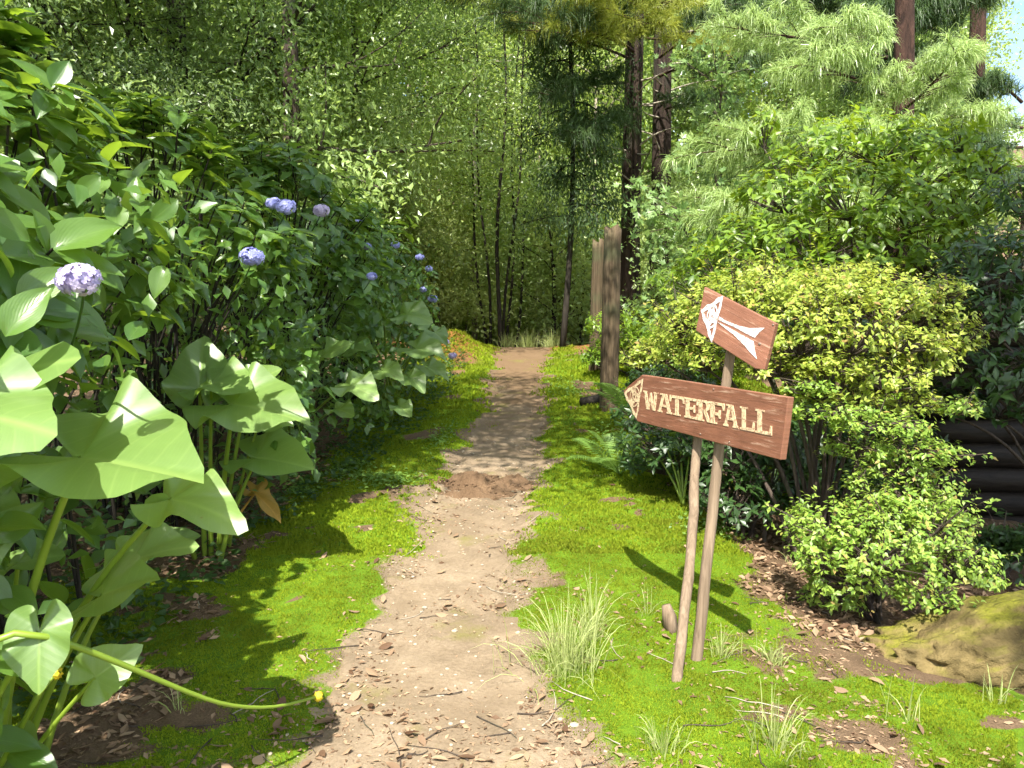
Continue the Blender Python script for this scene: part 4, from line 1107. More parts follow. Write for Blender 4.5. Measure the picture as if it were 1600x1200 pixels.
ear_leaf(eB, B_(-.1, -.05), at(262, 852, 4.15), at(318, 838, 4.2), (0, -.7, .8), .012, .05, .7, .3, .2, 1.1, bow=.35)
ear_leaf(eB, B_(.05, -.05), at(398, 772, 4.6), at(440, 818, 4.55), (.5, -.5, .2), .009, .10, .7, .6, .5, .55, 'wilted', .1, name='wilted_leaf')
# C and D: shaded plants further along
bC = gpt(*on_ground(455, 712)[:2])
eC = thing('elephant_ear_plant', bC, 'half shaded elephant ear plant behind the sunlit one', 'plant', EAR)
for (ax, ay, tx, ty, d, up, w_) in [(452, 548, 508, 542, 5.7, (0, -.8, .6), 1.1), (470, 566, 505, 588, 5.6, (.1, -.9, .4), 1.0), (505, 556, 562, 536, 6.0, (0, -.7, .7), 1.0), (548, 604, 602, 628, 5.6, (.1, -.7, .7), 1.15), (430, 640, 455, 668, 5.4, (0, -.8, .6), 1.0), (442, 556, 428, 522, 5.8, (0, -.9, .5), 1.0), (528, 640, 560, 655, 5.7, (.0, -.6, .8), 1.0), (470, 600, 440, 620, 5.9, (.0, -.8, .5), .9)]:
    ear_leaf(eC, bC + np.array([rng.normal(0, .05), rng.normal(0, .05), 0]), at(ax, ay, d), at(ax + .85 * (tx - ax), ay + .85 * (ty - ay), d - .12), up, .011, .08, None, .22, .25, w_, bow=.08)
bD = gpt(*on_ground(600, 660)[:2])
eD = thing('elephant_ear_plant', bD, 'shaded dark elephant ear plant before the far hydrangeas', 'plant', EAR)
for (ax, ay, tx, ty, d, up, w_) in [(560, 500, 612, 532, 7.0, (0, -.8, .6), 1.2), (545, 545, 600, 552, 6.7, (0, -.75, .7), 1.1), (636, 492, 690, 508, 7.2, (0, -.8, .6), 1.2), (650, 545, 712, 565, 7.2, (.1, -.7, .7), 1.2), (640, 590, 672, 620, 7.0, (.2, -.8, .5), 1.1), (600, 580, 640, 596, 6.6, (0, -.8, .6), 1.1), (668, 575, 712, 598, 7.6, (.2, -.8, .6), 1.0), (600, 500, 562, 486, 7.4, (0, -.8, .5), 1.0), (625, 635, 650, 658, 6.7, (.1, -.8, .5), 1.0), (680, 520, 704, 548, 7.8, (.1, -.8, .6), 1.0)]:
    ear_leaf(eD, bD + np.array([rng.normal(0, .10), rng.normal(0, .10), 0]), at(ax, ay, d), at(ax + .78 * (tx - ax), ay + .78 * (ty - ay), d - .12), up, .011, .06, None, .22, .25, w_, bow=.08)

# ================================================================== RIGHT: SHRUBS
def pads(root, plist, n_base, leaf, per, mat, tpl, foliage='foliage', stem_mat='bark', dens=1.0):
    """shrub whose shoots end in flat pads; each pad (centre, rx, ry, rz)"""
    base = np.array(root.location)
    sg = Geo(); CC = []; DD = []
    for (c, rx, ry, rz) in plist:
        c = np.asarray(c, float)
        n = int(n_base * dens * rx * ry / .09) + 12
        D = rand_dirs(n); D[:, 2] = np.abs(D[:, 2]) * 1.0 - .25
        D = unit(D)
        lump = .62 + .62 * fbm(D[:, 0] * 2.2 + c[0] * 9, D[:, 1] * 2.2 + D[:, 2], 1.7, 3)[:, None] + .16 * rng.random((n, 1))
        C = c + D * np.array([rx, ry, rz]) * lump
        stray = rng.random(n) < .07; C[stray] += D[stray] * rng.uniform(.04, .16, (stray.sum(), 1)) * np.array([1, 1, 1.2])
        CC.append(C); DD.append(unit(D * np.array([1 / rx, 1 / ry, 1 / rz]) * rz + np.array([0, -.15, .5]) + rng.normal(0, .25, (n, 3))))
        q = c - np.array([0, 0, rz * .6])
        s = base + np.array([rng.normal(0, .06), rng.normal(0, .06), 0])
        bp = bez(s, np.array([(s[0] * .6 + q[0] * .4), (s[1] * .6 + q[1] * .4), q[2] * .8 + s[2] * .2]), q, 9)
        if len(plist) < 12 or rng.random() < .5:
            V, F = tube(bp, np.linspace(.016, .008, 9), 6, cap=False, wob=.15); sg.add(V, F)
        for k in rng.integers(0, n, min(n, 40)):
            V, F = tube(bez(q, (q + C[k]) / 2 + rng.normal(0, .03, 3), C[k], 4), np.linspace(.006, .002, 4), 4, cap=False); sg.add(V, F)
    sg.build('stem', M[stem_mat], root)
    C = np.vstack(CC); D = np.vstack(DD)
    P, Y, up, S = whorls(C, D, per, leaf, (.05, .75))
    return P, Y, up, S

# azalea: the bright yellow-green upper tier and the lower green mound
AZ = leaf_tpl(2, .26, .2, .15, 2, .55, .8)
bz = gpt(1.95, 4.75, -.03)
az = thing('azalea_bush', bz, 'yellow-green azalea spreading in tiers behind the two sign boards', 'bush')
tier = []
for (px, py, d, rx, ry, rz) in [(1150, 470, 4.9, .38, .4, .14), (1225, 460, 4.8, .36, .4, .15), (1300, 455, 4.8, .36, .4, .15), (1370, 470, 4.8, .36, .4, .15), (1430, 490, 4.9, .30, .35, .13), (1080, 520, 5.2, .30, .35, .15), (1040, 550, 5.4, .22, .3, .12),
                              (1250, 520, 4.5, .34, .3, .16), (1330, 520, 4.4, .34, .3, .15), (1400, 535, 4.5, .28, .3, .14), (1180, 530, 4.7, .28, .3, .14), (1290, 570, 4.4, .26, .25, .10), (1380, 590, 4.4, .26, .25, .10), (1220, 575, 4.5, .22, .25, .10), (1450, 560, 4.6, .22, .25, .12), (1110, 560, 5.0, .24, .3, .12), (1190, 425, 5.0, .14, .14, .10), (1330, 425, 4.9, .16, .16, .09), (1470, 455, 4.8, .16, .16, .12), (1495, 530, 4.6, .16, .18, .12), (1265, 610, 4.5, .16, .16, .09), (1340, 620, 4.4, .15, .15, .08), (1420, 630, 4.4, .18, .18, .09), (1000, 560, 5.6, .14, .16, .10), (1065, 500, 5.3, .14, .14, .12)]:
    tier.append((at(px, py, d), rx, ry, rz))
tier = [(c_, rx_ * .86, ry_ * .9, rz_ * rng.uniform(.8, 1.5)) for (c_, rx_, ry_, rz_) in tier]
P, Y, up, S = pads(az, tier, 150, .041, 7, None, None)
g = Geo(); V, F, rn, U = place(AZ, P, Y, up, S, rng.uniform(.01, .99, len(P))); g.add(V, F, rn, U); g.build('foliage', M['azalea'], az, True, 'stuff')
bz2 = gpt(2.05, 4.2, -.03)
az2 = thing('azalea_bush', bz2, 'low green azalea mound beside the mossy rock', 'bush')
tier = []
for (px, py, d, rx, ry, rz) in [(1300, 640, 4.3, .22, .2, .07), (1370, 660, 4.2, .24, .2, .07), (1430, 700, 4.2, .22, .2, .08), (1270, 600, 4.3, .10, .12, .06), (1500, 635, 4.3, .12, .12, .07), (1300, 820, 3.95, .24, .22, .16), (1370, 850, 3.8, .28, .25, .20), (1430, 830, 3.9, .26, .22, .18), (1480, 880, 3.9, .22, .2, .15), (1340, 900, 3.85, .24, .2, .12), (1420, 780, 4.1, .20, .2, .12), (1340, 760, 4.1, .07, .07, .08), (1520, 880, 3.9, .12, .12, .08), (1470, 760, 4.2, .14, .15, .14), (1255, 845, 4.0, .10, .12, .08), (1545, 905, 3.8, .08, .08, .06), (1400, 730, 4.2, .18, .16, .09), (1335, 700, 4.3, .16, .16, .08), (1290, 870, 3.8, .14, .14, .10), (1450, 930, 3.75, .16, .14, .09), (1380, 800, 4.0, .2, .2, .12), (1490, 810, 4.1, .14, .14, .12), (1300, 930, 3.95, .16, .14, .07)]:
    tier.append((at(px, py, d), rx, ry, rz))
P, Y, up, S = pads(az2, tier, 175, .036, 7, None, None)
g = Geo(); V, F, rn, U = place(AZ, P, Y, up, S, rng.uniform(.01, .99, len(P))); g.add(V, F, rn, U); g.build('foliage', M['azalea_low'], az2, True, 'stuff')

# tall leafy shrub behind the azalea
br_ = gpt(2.9, 6.6, -.03)
rh = thing('leafy_shrub', br_, 'tall sunlit shrub with pointed leaves behind the yellow azalea', 'bush')
tier = []
for (px, py, d, rx, ry, rz) in [(1290, 240, 6.8, .40, .4, .28), (1370, 230, 6.6, .42, .4, .26), (1450, 260, 6.5, .40, .4, .30), (1230, 300, 6.6, .42, .4, .3), (1330, 310, 6.2, .45, .4, .3), (1420, 330, 6.1, .45, .4, .3), (1500, 320, 6.3, .38, .4, .3), (1190, 380, 6.5, .42, .4, .28), (1270, 380, 6.1, .45, .4, .28), (1360, 400, 6.0, .45, .4, .28), (1450, 400, 5.9, .42, .4, .28), (1130, 420, 6.9, .40, .4, .26), (1520, 400, 6.0, .35, .35, .28), (1195, 210, 7.2, .12, .12, .22), (1500, 220, 6.4, .16, .16, .16), (1545, 260, 6.2, .16, .16, .16), (1090, 440, 7.4, .36, .36, .22), (1200, 440, 6.0, .4, .4, .2)]:
    tier.append((at(px, py, d), rx, ry, rz))
P, Y, up, S = pads(rh, tier, 34, .10, 6, None, None)
split_leaves(rh, 'leaf', RM, R3, M['rhodo_far'], P, Y, up, S, 280)
# dark shrub at the right edge
bk_ = gpt(4.4, 5.9, -.03)
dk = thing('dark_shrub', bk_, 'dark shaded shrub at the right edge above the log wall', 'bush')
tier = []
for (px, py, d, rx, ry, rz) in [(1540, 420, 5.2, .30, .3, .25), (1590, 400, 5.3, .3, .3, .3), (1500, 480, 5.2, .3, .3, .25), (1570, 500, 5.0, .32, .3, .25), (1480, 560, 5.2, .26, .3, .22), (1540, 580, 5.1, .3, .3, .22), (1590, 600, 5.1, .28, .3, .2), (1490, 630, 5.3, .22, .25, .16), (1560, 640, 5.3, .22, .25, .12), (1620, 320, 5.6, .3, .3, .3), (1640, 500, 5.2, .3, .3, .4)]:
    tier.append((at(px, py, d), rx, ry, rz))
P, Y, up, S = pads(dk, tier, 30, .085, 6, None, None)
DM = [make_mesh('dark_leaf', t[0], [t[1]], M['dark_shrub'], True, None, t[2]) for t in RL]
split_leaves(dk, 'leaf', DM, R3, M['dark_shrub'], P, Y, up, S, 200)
# dark shrubs filling the shade beneath the azalea and behind the signs
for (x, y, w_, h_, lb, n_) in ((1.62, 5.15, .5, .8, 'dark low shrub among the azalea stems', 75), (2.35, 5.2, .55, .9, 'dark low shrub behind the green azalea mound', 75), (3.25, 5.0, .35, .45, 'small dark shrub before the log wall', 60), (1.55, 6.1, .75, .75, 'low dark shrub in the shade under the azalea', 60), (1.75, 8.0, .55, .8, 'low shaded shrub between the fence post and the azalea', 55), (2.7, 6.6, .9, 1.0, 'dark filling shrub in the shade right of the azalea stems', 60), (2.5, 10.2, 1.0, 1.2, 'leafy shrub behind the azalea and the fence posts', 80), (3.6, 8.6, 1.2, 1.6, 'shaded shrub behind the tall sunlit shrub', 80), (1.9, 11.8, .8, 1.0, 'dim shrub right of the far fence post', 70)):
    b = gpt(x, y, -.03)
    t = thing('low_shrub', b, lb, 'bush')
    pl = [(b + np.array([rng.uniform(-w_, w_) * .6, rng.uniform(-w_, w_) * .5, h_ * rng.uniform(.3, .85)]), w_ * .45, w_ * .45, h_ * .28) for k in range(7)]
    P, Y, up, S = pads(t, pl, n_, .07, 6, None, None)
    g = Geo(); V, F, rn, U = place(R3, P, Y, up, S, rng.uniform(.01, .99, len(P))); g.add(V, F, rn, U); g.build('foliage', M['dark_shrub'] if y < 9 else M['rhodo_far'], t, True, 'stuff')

# log wall and pots at the right edge
wb = at(1600, 830, 6.3)
lw = thing('log_wall', (4.0, 6.35, float(ground_z(4.0, 6.35))), 'dark wall of stacked horizontal logs at the right edge', 'wall')
for k in range(11):
    z = -.42 + .105 + k * .205
    g = Geo(); V, F = tube(np.linspace((3.35, 6.45 + rng.normal(0, .008), z), (7.2, 6.1 + rng.normal(0, .008), z), 8), .108 * rng.uniform(.96, 1.03), 14, wob=.03); g.add(V, F)
    g.build('log', M['logwall'], lw)
for k, (px, py, d, r, tilt, lb) in enumerate([(1540, 850, 5.35, .075, 1.2, 'terracotta pot lying on its side before the log wall'), (1572, 862, 5.2, .07, .9, 'tipped terracotta pot nearest the right edge'), (1525, 838, 5.6, .06, .15, 'small terracotta pot upright by the log wall')]):
    c = at(px, py, d); gz = float(ground_z(c[0], c[1])); c[2] = gz + r * (.9 if tilt > .5 else .0)
    prof = [(0, .0), (.62, .0), (.68, .1), (.92, 1.35), (1.08, 1.36), (1.1, 1.7), (.98, 1.7), (.9, 1.4), (.6, .12), (0, .12)]
    g = Geo(); ns = 20; ang = np.linspace(0, 2 * math.pi, ns, endpoint=False)
    V = np.array([[p[0] * math.cos(a) * r, p[0] * math.sin(a) * r, p[1] * r] for p in prof for a in ang])
    rot = np.array(Matrix.Rotation(tilt, 3, 'Y') @ Matrix.Rotation(.4 * k, 3, 'Z')) ; V = V @ rot.T + c
    ii_ = np.arange(len(prof) - 1)[:, None]; jj_ = np.arange(ns)[None]
    F = np.stack([ii_ * ns + jj_, ii_ * ns + (jj_ + 1) % ns, (ii_ + 1) * ns + (jj_ + 1) % ns, (ii_ + 1) * ns + jj_], -1).reshape(-1, 4)
    g.add(V, F); tag(centred(g, 'flower_pot', M['terracotta'], c), lb, 'pot', 'terracotta pots by the wall')

# mossy rock
V, F = ico(6)
lo = at(1362, 1012, 3.45); rc = np.array([2.47, 3.52, float(ground_z(2.1, 3.4)) + .05])
sh = V.copy()
sh = np.sign(sh) * np.abs(sh) ** .85
nz = (fbm(sh[:, 0] * 1.3 + sh[:, 2] * .7 + 4, sh[:, 1] * 1.3 - sh[:, 2] * .9 + 2, 1.6, 5) - .5)
sh = sh * (1 + .55 * nz)[:, None]
tilt = sh[:, 0]
rg_ = 1 - np.abs(2 * fbm(sh[:, 0] * 1.1 + 3, sh[:, 2] * 2.2 + sh[:, 1] + 8, 1.3, 4) - 1)
sh = sh * (.86 + .22 * rg_)[:, None]
fine_ = fbm(V[:, 0] * 3 + V[:, 2] * 2, V[:, 1] * 3 - V[:, 2] * 4 + 5, 2.0, 4) - .5
sh = sh * (1 + .10 * fine_)[:, None]
sh = sh * np.array([.66, .28, .22]); sh[:, 2] += .17 * smooth(-.62, .05, sh[:, 0]) - .12
g = Geo(); g.add(sh + rc, F)
tag(centred(g, 'mossy_rock', M['rock'], rc - np.array([0, 0, .1])), 'long ochre boulder with yellow moss at the right edge', 'rock')

# ================================================================== SIGNPOST
bL = at(1003, 624, 3.78); bR = at(1226, 668, 2.84)
bu = unit((bR - bL) * np.array([1, 1, 0])); bn = unit(np.array([bu[1], -bu[0], 0]))      # face normal towards the camera side
if bn[1] > 0: bn = -bn
bn = unit(bn + np.array([0, 0, .04]))
def on_plane(px, py, p0, nrm):
    r = ray(px, py); o = np.array([0, 0, CAM_H]); t = ((p0 - o) @ nrm) / (r @ nrm)
    return o + r * t
Z1 = lambda zx, zy: (950 + zx / 3.872, 430 + zy / 3.872)          # from the enlarged view of the signs
def slab(pts, nrm, th, back=True):
    """flat plate with the outline pts (front side), th thick"""
    pts = np.asarray(pts); n = len(pts); q = pts - nrm * th
    V = np.vstack([pts, q])
    a = np.cross(pts[1] - pts[0], pts[2] - pts[1]) 
    sides = np.array([[k, k + n, (k + 1) % n + n, (k + 1) % n] for k in range(n)])
    return V, sides, np.arange(n)
def plate(name, outline, nrm, th, mat, root, parent=None, uvs=None, bevel=0):
    """n-gon front and back plus rim as one mesh"""
    me = bpy.data.meshes.new(name)
    V, sides, front = slab(outline, nrm, th); n = len(outline)
    cen = outline.mean(0); area = sum(np.cross(outline[k] - cen, outline[(k + 1) % n] - cen) for k in range(n))
    ccw = (area @ nrm) > 0
    fr = list(range(n)); bk = [k + n for k in range(n)][::-1]
    sd = [list(s) for s in sides]
    if not ccw: fr = fr[::-1]; bk = bk[::-1]; sd = [s[::-1] for s in sd]
    me.from_pydata([tuple(map(float, v)) for v in V - np.array(root.location)], [], [fr, bk] + sd)
    o = bpy.data.objects.new(name, me); COL.objects.link(o); o.parent = parent or root
    if uvs is not None:
        l = me.uv_layers.new(name='UVMap'); uv2 = np.vstack([uvs, uvs])
        for lp in me.loops: l.data[lp.index].uv = uv2[lp.vertex_index]
    me.materials.append(mat)
    if bevel:
        md = o.modifiers.new('edge', 'BEVEL'); md.width = bevel; md.segments = 2
    return o

pB = on_ground(1055, 1071)
sp = thing('signpost', gpt(pB[0], pB[1]), 'two leaning poles carrying a WATERFALL board and a small arrow board', 'sign')
def pole(name, ctrl, r0, r1, seed):
    rs = np.random.default_rng(seed)
    n = 20; t = np.linspace(0, 1, n)[:, None]; ctrl = np.array(ctrl)
    s_ = np.concatenate([[0], np.cumsum(np.linalg.norm(np.diff(ctrl, axis=0), axis=1))]); s_ = s_ / s_[-1]
    pts = np.stack([np.interp(t[:, 0], s_, ctrl[:, i]) for i in range(3)], -1)
    pts = pts + np.cumsum(rs.normal(0, .0025, (n, 3)), 0) * np.array([1, 1, 0]) * np.sin(t * math.pi)
    g = Geo(); V, F = tube(pts, np.linspace(r0, r1, n) * (1 + rs.normal(0, .03, n)), 12, wob=.10); g.add(V, F)
    return g.build(name, M['pole'], sp)
# front pole: foot, passes behind the word board
def behind(px, py, off=.036, p0=bL, nrm=bn): return on_plane(px, py, p0 - nrm * off, nrm)
q1 = behind(1090, 690, .058); q2 = behind(1102, 600, .058)
f0 = gpt(pB[0], pB[1], -.08)
o = pole('pole', (f0, q1, q2), .0245, .021, 3); o['label'] = 'front pole of the signpost'
f1 = on_ground(1086, 1032); f1 = gpt(f1[0], f1[1], -.08)
q3 = behind(1127, 700, .062); q4 = q3 + (behind(1143, 560, .062) - q3)
tB = q4 + (q4 - q3) * .42
o = pole('pole', (f1, q3, tB), .026, .022, 5); o['label'] = 'rear pole of the signpost, reaching up to the arrow board'
# word board: outline from the photo, right end nearest
ol = [Z1(*p) for p in ((92, 702), (120, 672), (205, 603), (420, 634), (640, 668), (880, 706), (1090, 738), (1068, 920), (1042, 1118), (860, 1070), (640, 1010), (400, 943), (178, 885), (140, 800))]
OUT = np.array([on_plane(px, py, bL, bn) for px, py in ol])
def buv(P): 
    P = np.atleast_2d(P); return np.stack([(P - bL) @ bu, (P - bL) @ np.cross(bn, bu) * -1], -1)
wbd = plate('word_board', OUT, bn, .030, M['board'], sp, None, buv(OUT), .003)
wbd['label'] = 'arrow-ended brown board with the word WATERFALL'
# lettering: chunky serif capitals, each a thin proud shape
def rect(x0, y0, x1, y1): return [(x0, y0), (x1, y0), (x1, y1), (x0, y1)]
LET = {
 'W': [[(.0, 1), (.30, 1), (.26, .93), (.24, .93), (.34, .30), (.30, .0), (.20, .0), (.08, .90), (.0, .93)], [(.34, .30), (.46, .95), (.56, .95), (.66, .30), (.70, 0), (.60, 0), (.51, .55), (.40, 0), (.30, 0)], [(.66, .30), (.76, .93), (.70, .93), (.70, 1), (1, 1), (1, .93), (.92, .90), (.80, 0), (.70, 0)]],
 'A': [[(.02, 0), (.34, 0), (.34, .08), (.26, .10), (.50, .86), (.50, 1), (.36, 1), (.10, .10), (.02, .08)], [(.50, 1), (.50, .86), (.68, .10), (.60, .08), (.60, 0), (.98, 0), (.98, .08), (.90, .10), (.64, 1)], rect(.30, .30, .70, .42), [(.20, 1), (.36, 1.0), (.36, .93), (.20, .90)]],
 'T': [rect(.40, .08, .62, .86), rect(.28, 0, .74, .08), [(.04, 1), (.98, 1), (.98, .66), (.90, .66), (.84, .86), (.18, .86), (.12, .66), (.04, .66)]],
 'E': [rect(.12, .08, .38, .90), [(.02, 0), (.96, 0), (.96, .30), (.88, .30), (.82, .12), (.38, .12), (.38, .08), (.02, .08)], [(.02, 1), (.94, 1), (.94, .70), (.86, .70), (.80, .87), (.38, .87), (.38, .90), (.02, .92)], [(.38, .43), (.62, .43), (.66, .32), (.74, .32), (.74, .68), (.66, .68), (.62, .56), (.38, .56)]],
 'R': [rect(.12, .08, .38, .90), rect(.02, 0, .50, .08), [(.02, 1), (.66, 1), (.84, .92), (.90, .76), (.84, .58), (.66, .48), (.38, .45), (.38, .56), (.58, .58), (.66, .66), (.66, .80), (.58, .89), (.38, .90), (.02, .92)], [(.46, .46), (.66, .48), (.88, .10), (1.0, .08), (1.0, 0), (.72, 0)]],
 'F': [rect(.12, .08, .38, .90), rect(.02, 0, .52, .08), [(.02, 1), (.98, 1), (.98, .66), (.90, .66), (.82, .87), (.38, .87), (.38, .90), (.02, .92)], [(.38, .40), (.60, .40), (.64, .28), (.73, .28), (.73, .66), (.64, .66), (.60, .53), (.38, .53)]],
 'L': [rect(.14, .08, .40, .92), rect(.02, .92, .54, 1), [(.02, 0), (.98, 0), (.98, .40), (.89, .40), (.82, .13), (.40, .13), (.40, .08), (.02, .08)]],
}
def top_y(zx): return 697 + (zx - 215) * .164
def bot_y(zx): return 806 + (zx - 215) * .214
spans = [('W', 213, 302), ('A', 296, 388), ('T', 368, 462), ('E', 458, 548), ('R', 536, 624), ('F', 606, 706), ('A', 694, 790), ('L', 796, 886), ('L', 888, 992)]
def flat_shapes(name, polys, p0, nrm, lift, th, mat, parent, root):
    """several thin outlines as one painted part"""
    verts, faces = [], []
    for poly in polys:
        P = np.array([on_plane(px, py, p0 + nrm * lift, nrm) for px, py in poly]); n = len(P)
        cen = P.mean(0); area = sum(np.cross(P[k] - cen, P[(k + 1) % n] - cen) for k in range(n))
        if area @ nrm < 0: P = P[::-1]
        b = len(verts); verts += [tuple(map(float, v - np.array(root.location))) for v in P] + [tuple(map(float, v - nrm * th - np.array(root.location))) for v in P]
        faces.append([b + k for k in range(n)])
        faces += [[b + k, b + k + n, b + (k + 1) % n + n, b + (k + 1) % n] for k in range(n)]
    me = bpy.data.meshes.new(name); me.from_pydata(verts, [], faces); me.materials.append(mat)
    o = bpy.data.objects.new(name, me); COL.objects.link(o); o.parent = parent
    return o
for ch, x0, x1 in spans:
    polys = []
    for k, poly in enumerate(LET[ch]):
        # pieces of one letter lie a hair apart so that none share a plane
        polys.append([Z1(x0 + (x1 - x0) * u, bot_y(x0 + (x1 - x0) * u) * (1 - v) + top_y(x0 + (x1 - x0) * u) * v) for u, v in poly])
    for k, pl in enumerate(polys): pass
    verts, faces = [], []
    for k, poly in enumerate(polys):
        lift = .0018 + .0004 * k
        P = np.array([on_plane(px, py, bL + bn * lift, bn) for px, py in poly]); n = len(P)
        cen = P.mean(0); area = sum(np.cross(P[i] - cen, P[(i + 1) % n] - cen) for i in range(n))
        if area @ bn < 0: P = P[::-1]
        b = len(verts); rl = np.array(sp.location)
        verts += [tuple(map(float, v - rl)) for v in P] + [tuple(map(float, v - bn * (lift + .001) - rl)) for v in P]
        faces.append([b + i for i in range(n)]); faces += [[b + i, b + i + n, b + (i + 1) % n + n, b + (i + 1) % n] for i in range(n)]
    me = bpy.data.meshes.new('letter'); me.from_pydata(verts, [], faces); me.materials.append(M['cream'])
    o = bpy.data.objects.new('letter', me); COL.objects.link(o); o.parent = wbd
# knot emblems: interlaced ribbon in a curved triangle
def ribbon(curve, w, closed=True):
    """curve (n,2) in unit space -> list of quads (polygons)"""
    c = np.asarray(curve, float); n = len(c)
    t = (np.roll(c, -1, 0) - np.roll(c, 1, 0)) if closed else np.gradient(c, axis=0)
    t = t / np.maximum(np.linalg.norm(t, axis=1, keepdims=True), 1e-9); nn = np.stack([-t[:, 1], t[:, 0]], -1) * w / 2
    a, b = c + nn, c - nn
    m = n if closed else n - 1
    return [[a[k], a[(k + 1) % n], b[(k + 1) % n], b[k]] for k in range(m)]
def tri_map(tip, top, bot):
    """unit triquetra space (tip at left) to enlarged-view pixels"""
    tip, top, bot = (np.array(v, float) for v in (tip, top, bot)); cen = (tip + top + bot) / 3
    A = np.array([[-1, 0], [.5, .866], [.5, -.866]]); B = np.array([tip - cen, top - cen, bot - cen])
    Mx, *_ = np.linalg.lstsq(A, B, rcond=None)
    return lambda p: tuple(np.asarray(p) @ Mx + cen)
def knot(tip, top, bot, w, name, mat, parent, p0, nrm, sag=.16):
    mp = tri_map(tip, top, bot)
    tt = np.linspace(0, 2 * math.pi, 72, endpoint=False)
    x = np.sin(tt) + 2 * np.sin(2 * tt); y = np.cos(tt) - 2 * np.cos(2 * tt)
    # trefoil, turned so that one loop points at the tip
    an = math.pi / 2; c1 = np.stack([x * math.cos(an) - y * math.sin(an), x * math.sin(an) + y * math.cos(an)], -1) / 3.0 * .86
    cor = np.array([[-1, 0], [.5, .866], [.5, -.866]])
    best = min((0, math.pi), key=lambda a: np.min(np.linalg.norm(np.stack([c1[:, 0] * math.cos(a) - c1[:, 1] * math.sin(a), c1[:, 0] * math.sin(a) + c1[:, 1] * math.cos(a)], -1) - cor[0], axis=1)))
    c1 = np.stack([c1[:, 0] * math.cos(best) - c1[:, 1] * math.sin(best), c1[:, 0] * math.sin(best) + c1[:, 1] * math.cos(best)], -1)
    c1 = c1 * (.55 + .45 * np.linalg.norm(c1, axis=1, keepdims=True))
    out = []
    for k in range(3):
        a, b = cor[k], cor[(k + 1) % 3]; m = (a + b) / 2 * (1 - sag * 1.2)
        t = np.linspace(0, 1, 12, endpoint=False)[:, None]
        out.append((1 - t) ** 2 * a + 2 * t * (1 - t) * m + t * t * b)
    out = np.vstack(out) * .97
    c2 = -c1 * .52
    rings = [ribbon(c1, w * .8), ribbon(out, w * .95), ribbon(c2, w * .62), ribbon(.42 * np.stack([np.cos(tt[::3]), np.sin(tt[::3])], -1), w * .5)]
    for k, rg in enumerate(rings):
        verts, faces = [], []; rl = np.array(sp.location); lift = .0016 + .0005 * k
        for qd in rg:
            P = np.array([on_plane(*Z1(*mp(v)), p0 + nrm * lift, nrm) for v in qd])
            a = np.cross(P[1] - P[0], P[2] - P[1])
            if a @ nrm < 0: P = P[::-1]
            b = len(verts); verts += [tuple(map(float, v - rl)) for v in P]; faces.append([b, b + 1, b + 2, b + 3])
        if k == 0: V0, F0 = verts, faces
        else:
            b = len(V0); V0 = V0 + verts; F0 = F0 + [[b + i for i in f] for f in faces]
    me = bpy.data.meshes.new(name); me.from_pydata(V0, [], F0); me.materials.append(mat)
    o = bpy.data.objects.new(name, me); COL.objects.link(o); o.parent = parent
    return o
knot((98, 712), (212, 628), (172, 866), .13, 'knot_emblem', M['cream'], wbd, bL, bn, .10)
# arrow board on the rear pole
a0 = at(1150, 512, 3.18)
an_ = unit(bn * np.array([1, 1, 1]) + np.array([.30, -.25, .06]))
ol2 = [Z1(*p) for p in ((583, 70), (1016, 291), (945, 572), (890, 566), (530, 335))]
O2 = np.array([on_plane(px, py, a0, an_) for px, py in ol2])
au = unit(O2[1] - O2[0])
u2 = np.stack([(O2 - O2[0]) @ au + 3, (O2 - O2[0]) @ np.cross(an_, au) + 2], -1)
abd = plate('arrow_board', O2, an_, .028, M['board'], sp, None, u2, .003)
abd['label'] = 'small tilted brown board with a white knotted arrow'
tail1 = [(672, 250), (720, 278), (790, 305), (860, 320), (948, 318), (915, 345), (888, 378), (830, 350), (760, 312), (665, 270)]
tail2 = [(662, 283), (720, 312), (780, 345), (880, 400), (885, 440), (900, 508), (866, 474), (820, 420), (760, 360), (700, 314)]
flat_shapes('arrow_tail', [[Z1(*p) for p in t] for t in (tail1, tail2)], a0, an_, .0018, .003, M['white'], abd, sp)
knot((566, 214), (694, 130), (628, 402), .17, 'arrow_head_knot', M['white'], abd, a0, an_, .12)
def nail(px, py, p0, nrm, parent, r=.006):
    c = on_plane(px, py, p0, nrm); g = Geo(); V, F = tube([c - nrm * .004, c + nrm * .002, c + nrm * .0035], [r, r, r * .6], 10); g.add(V, F)
    sub(parent, 'nail', g, M['nail'], sp)
nail(*Z1(918, 415), a0, an_, abd); nail(*Z1(600, 190), a0, an_, abd, .004); nail(*Z1(1000, 300), a0, an_, abd, .004)
nail(*Z1(640, 690), bL, bn, wbd, .004); nail(*Z1(735, 1010), bL, bn, wbd, .004); nail(*Z1(560, 960), bL, bn, wbd, .004)

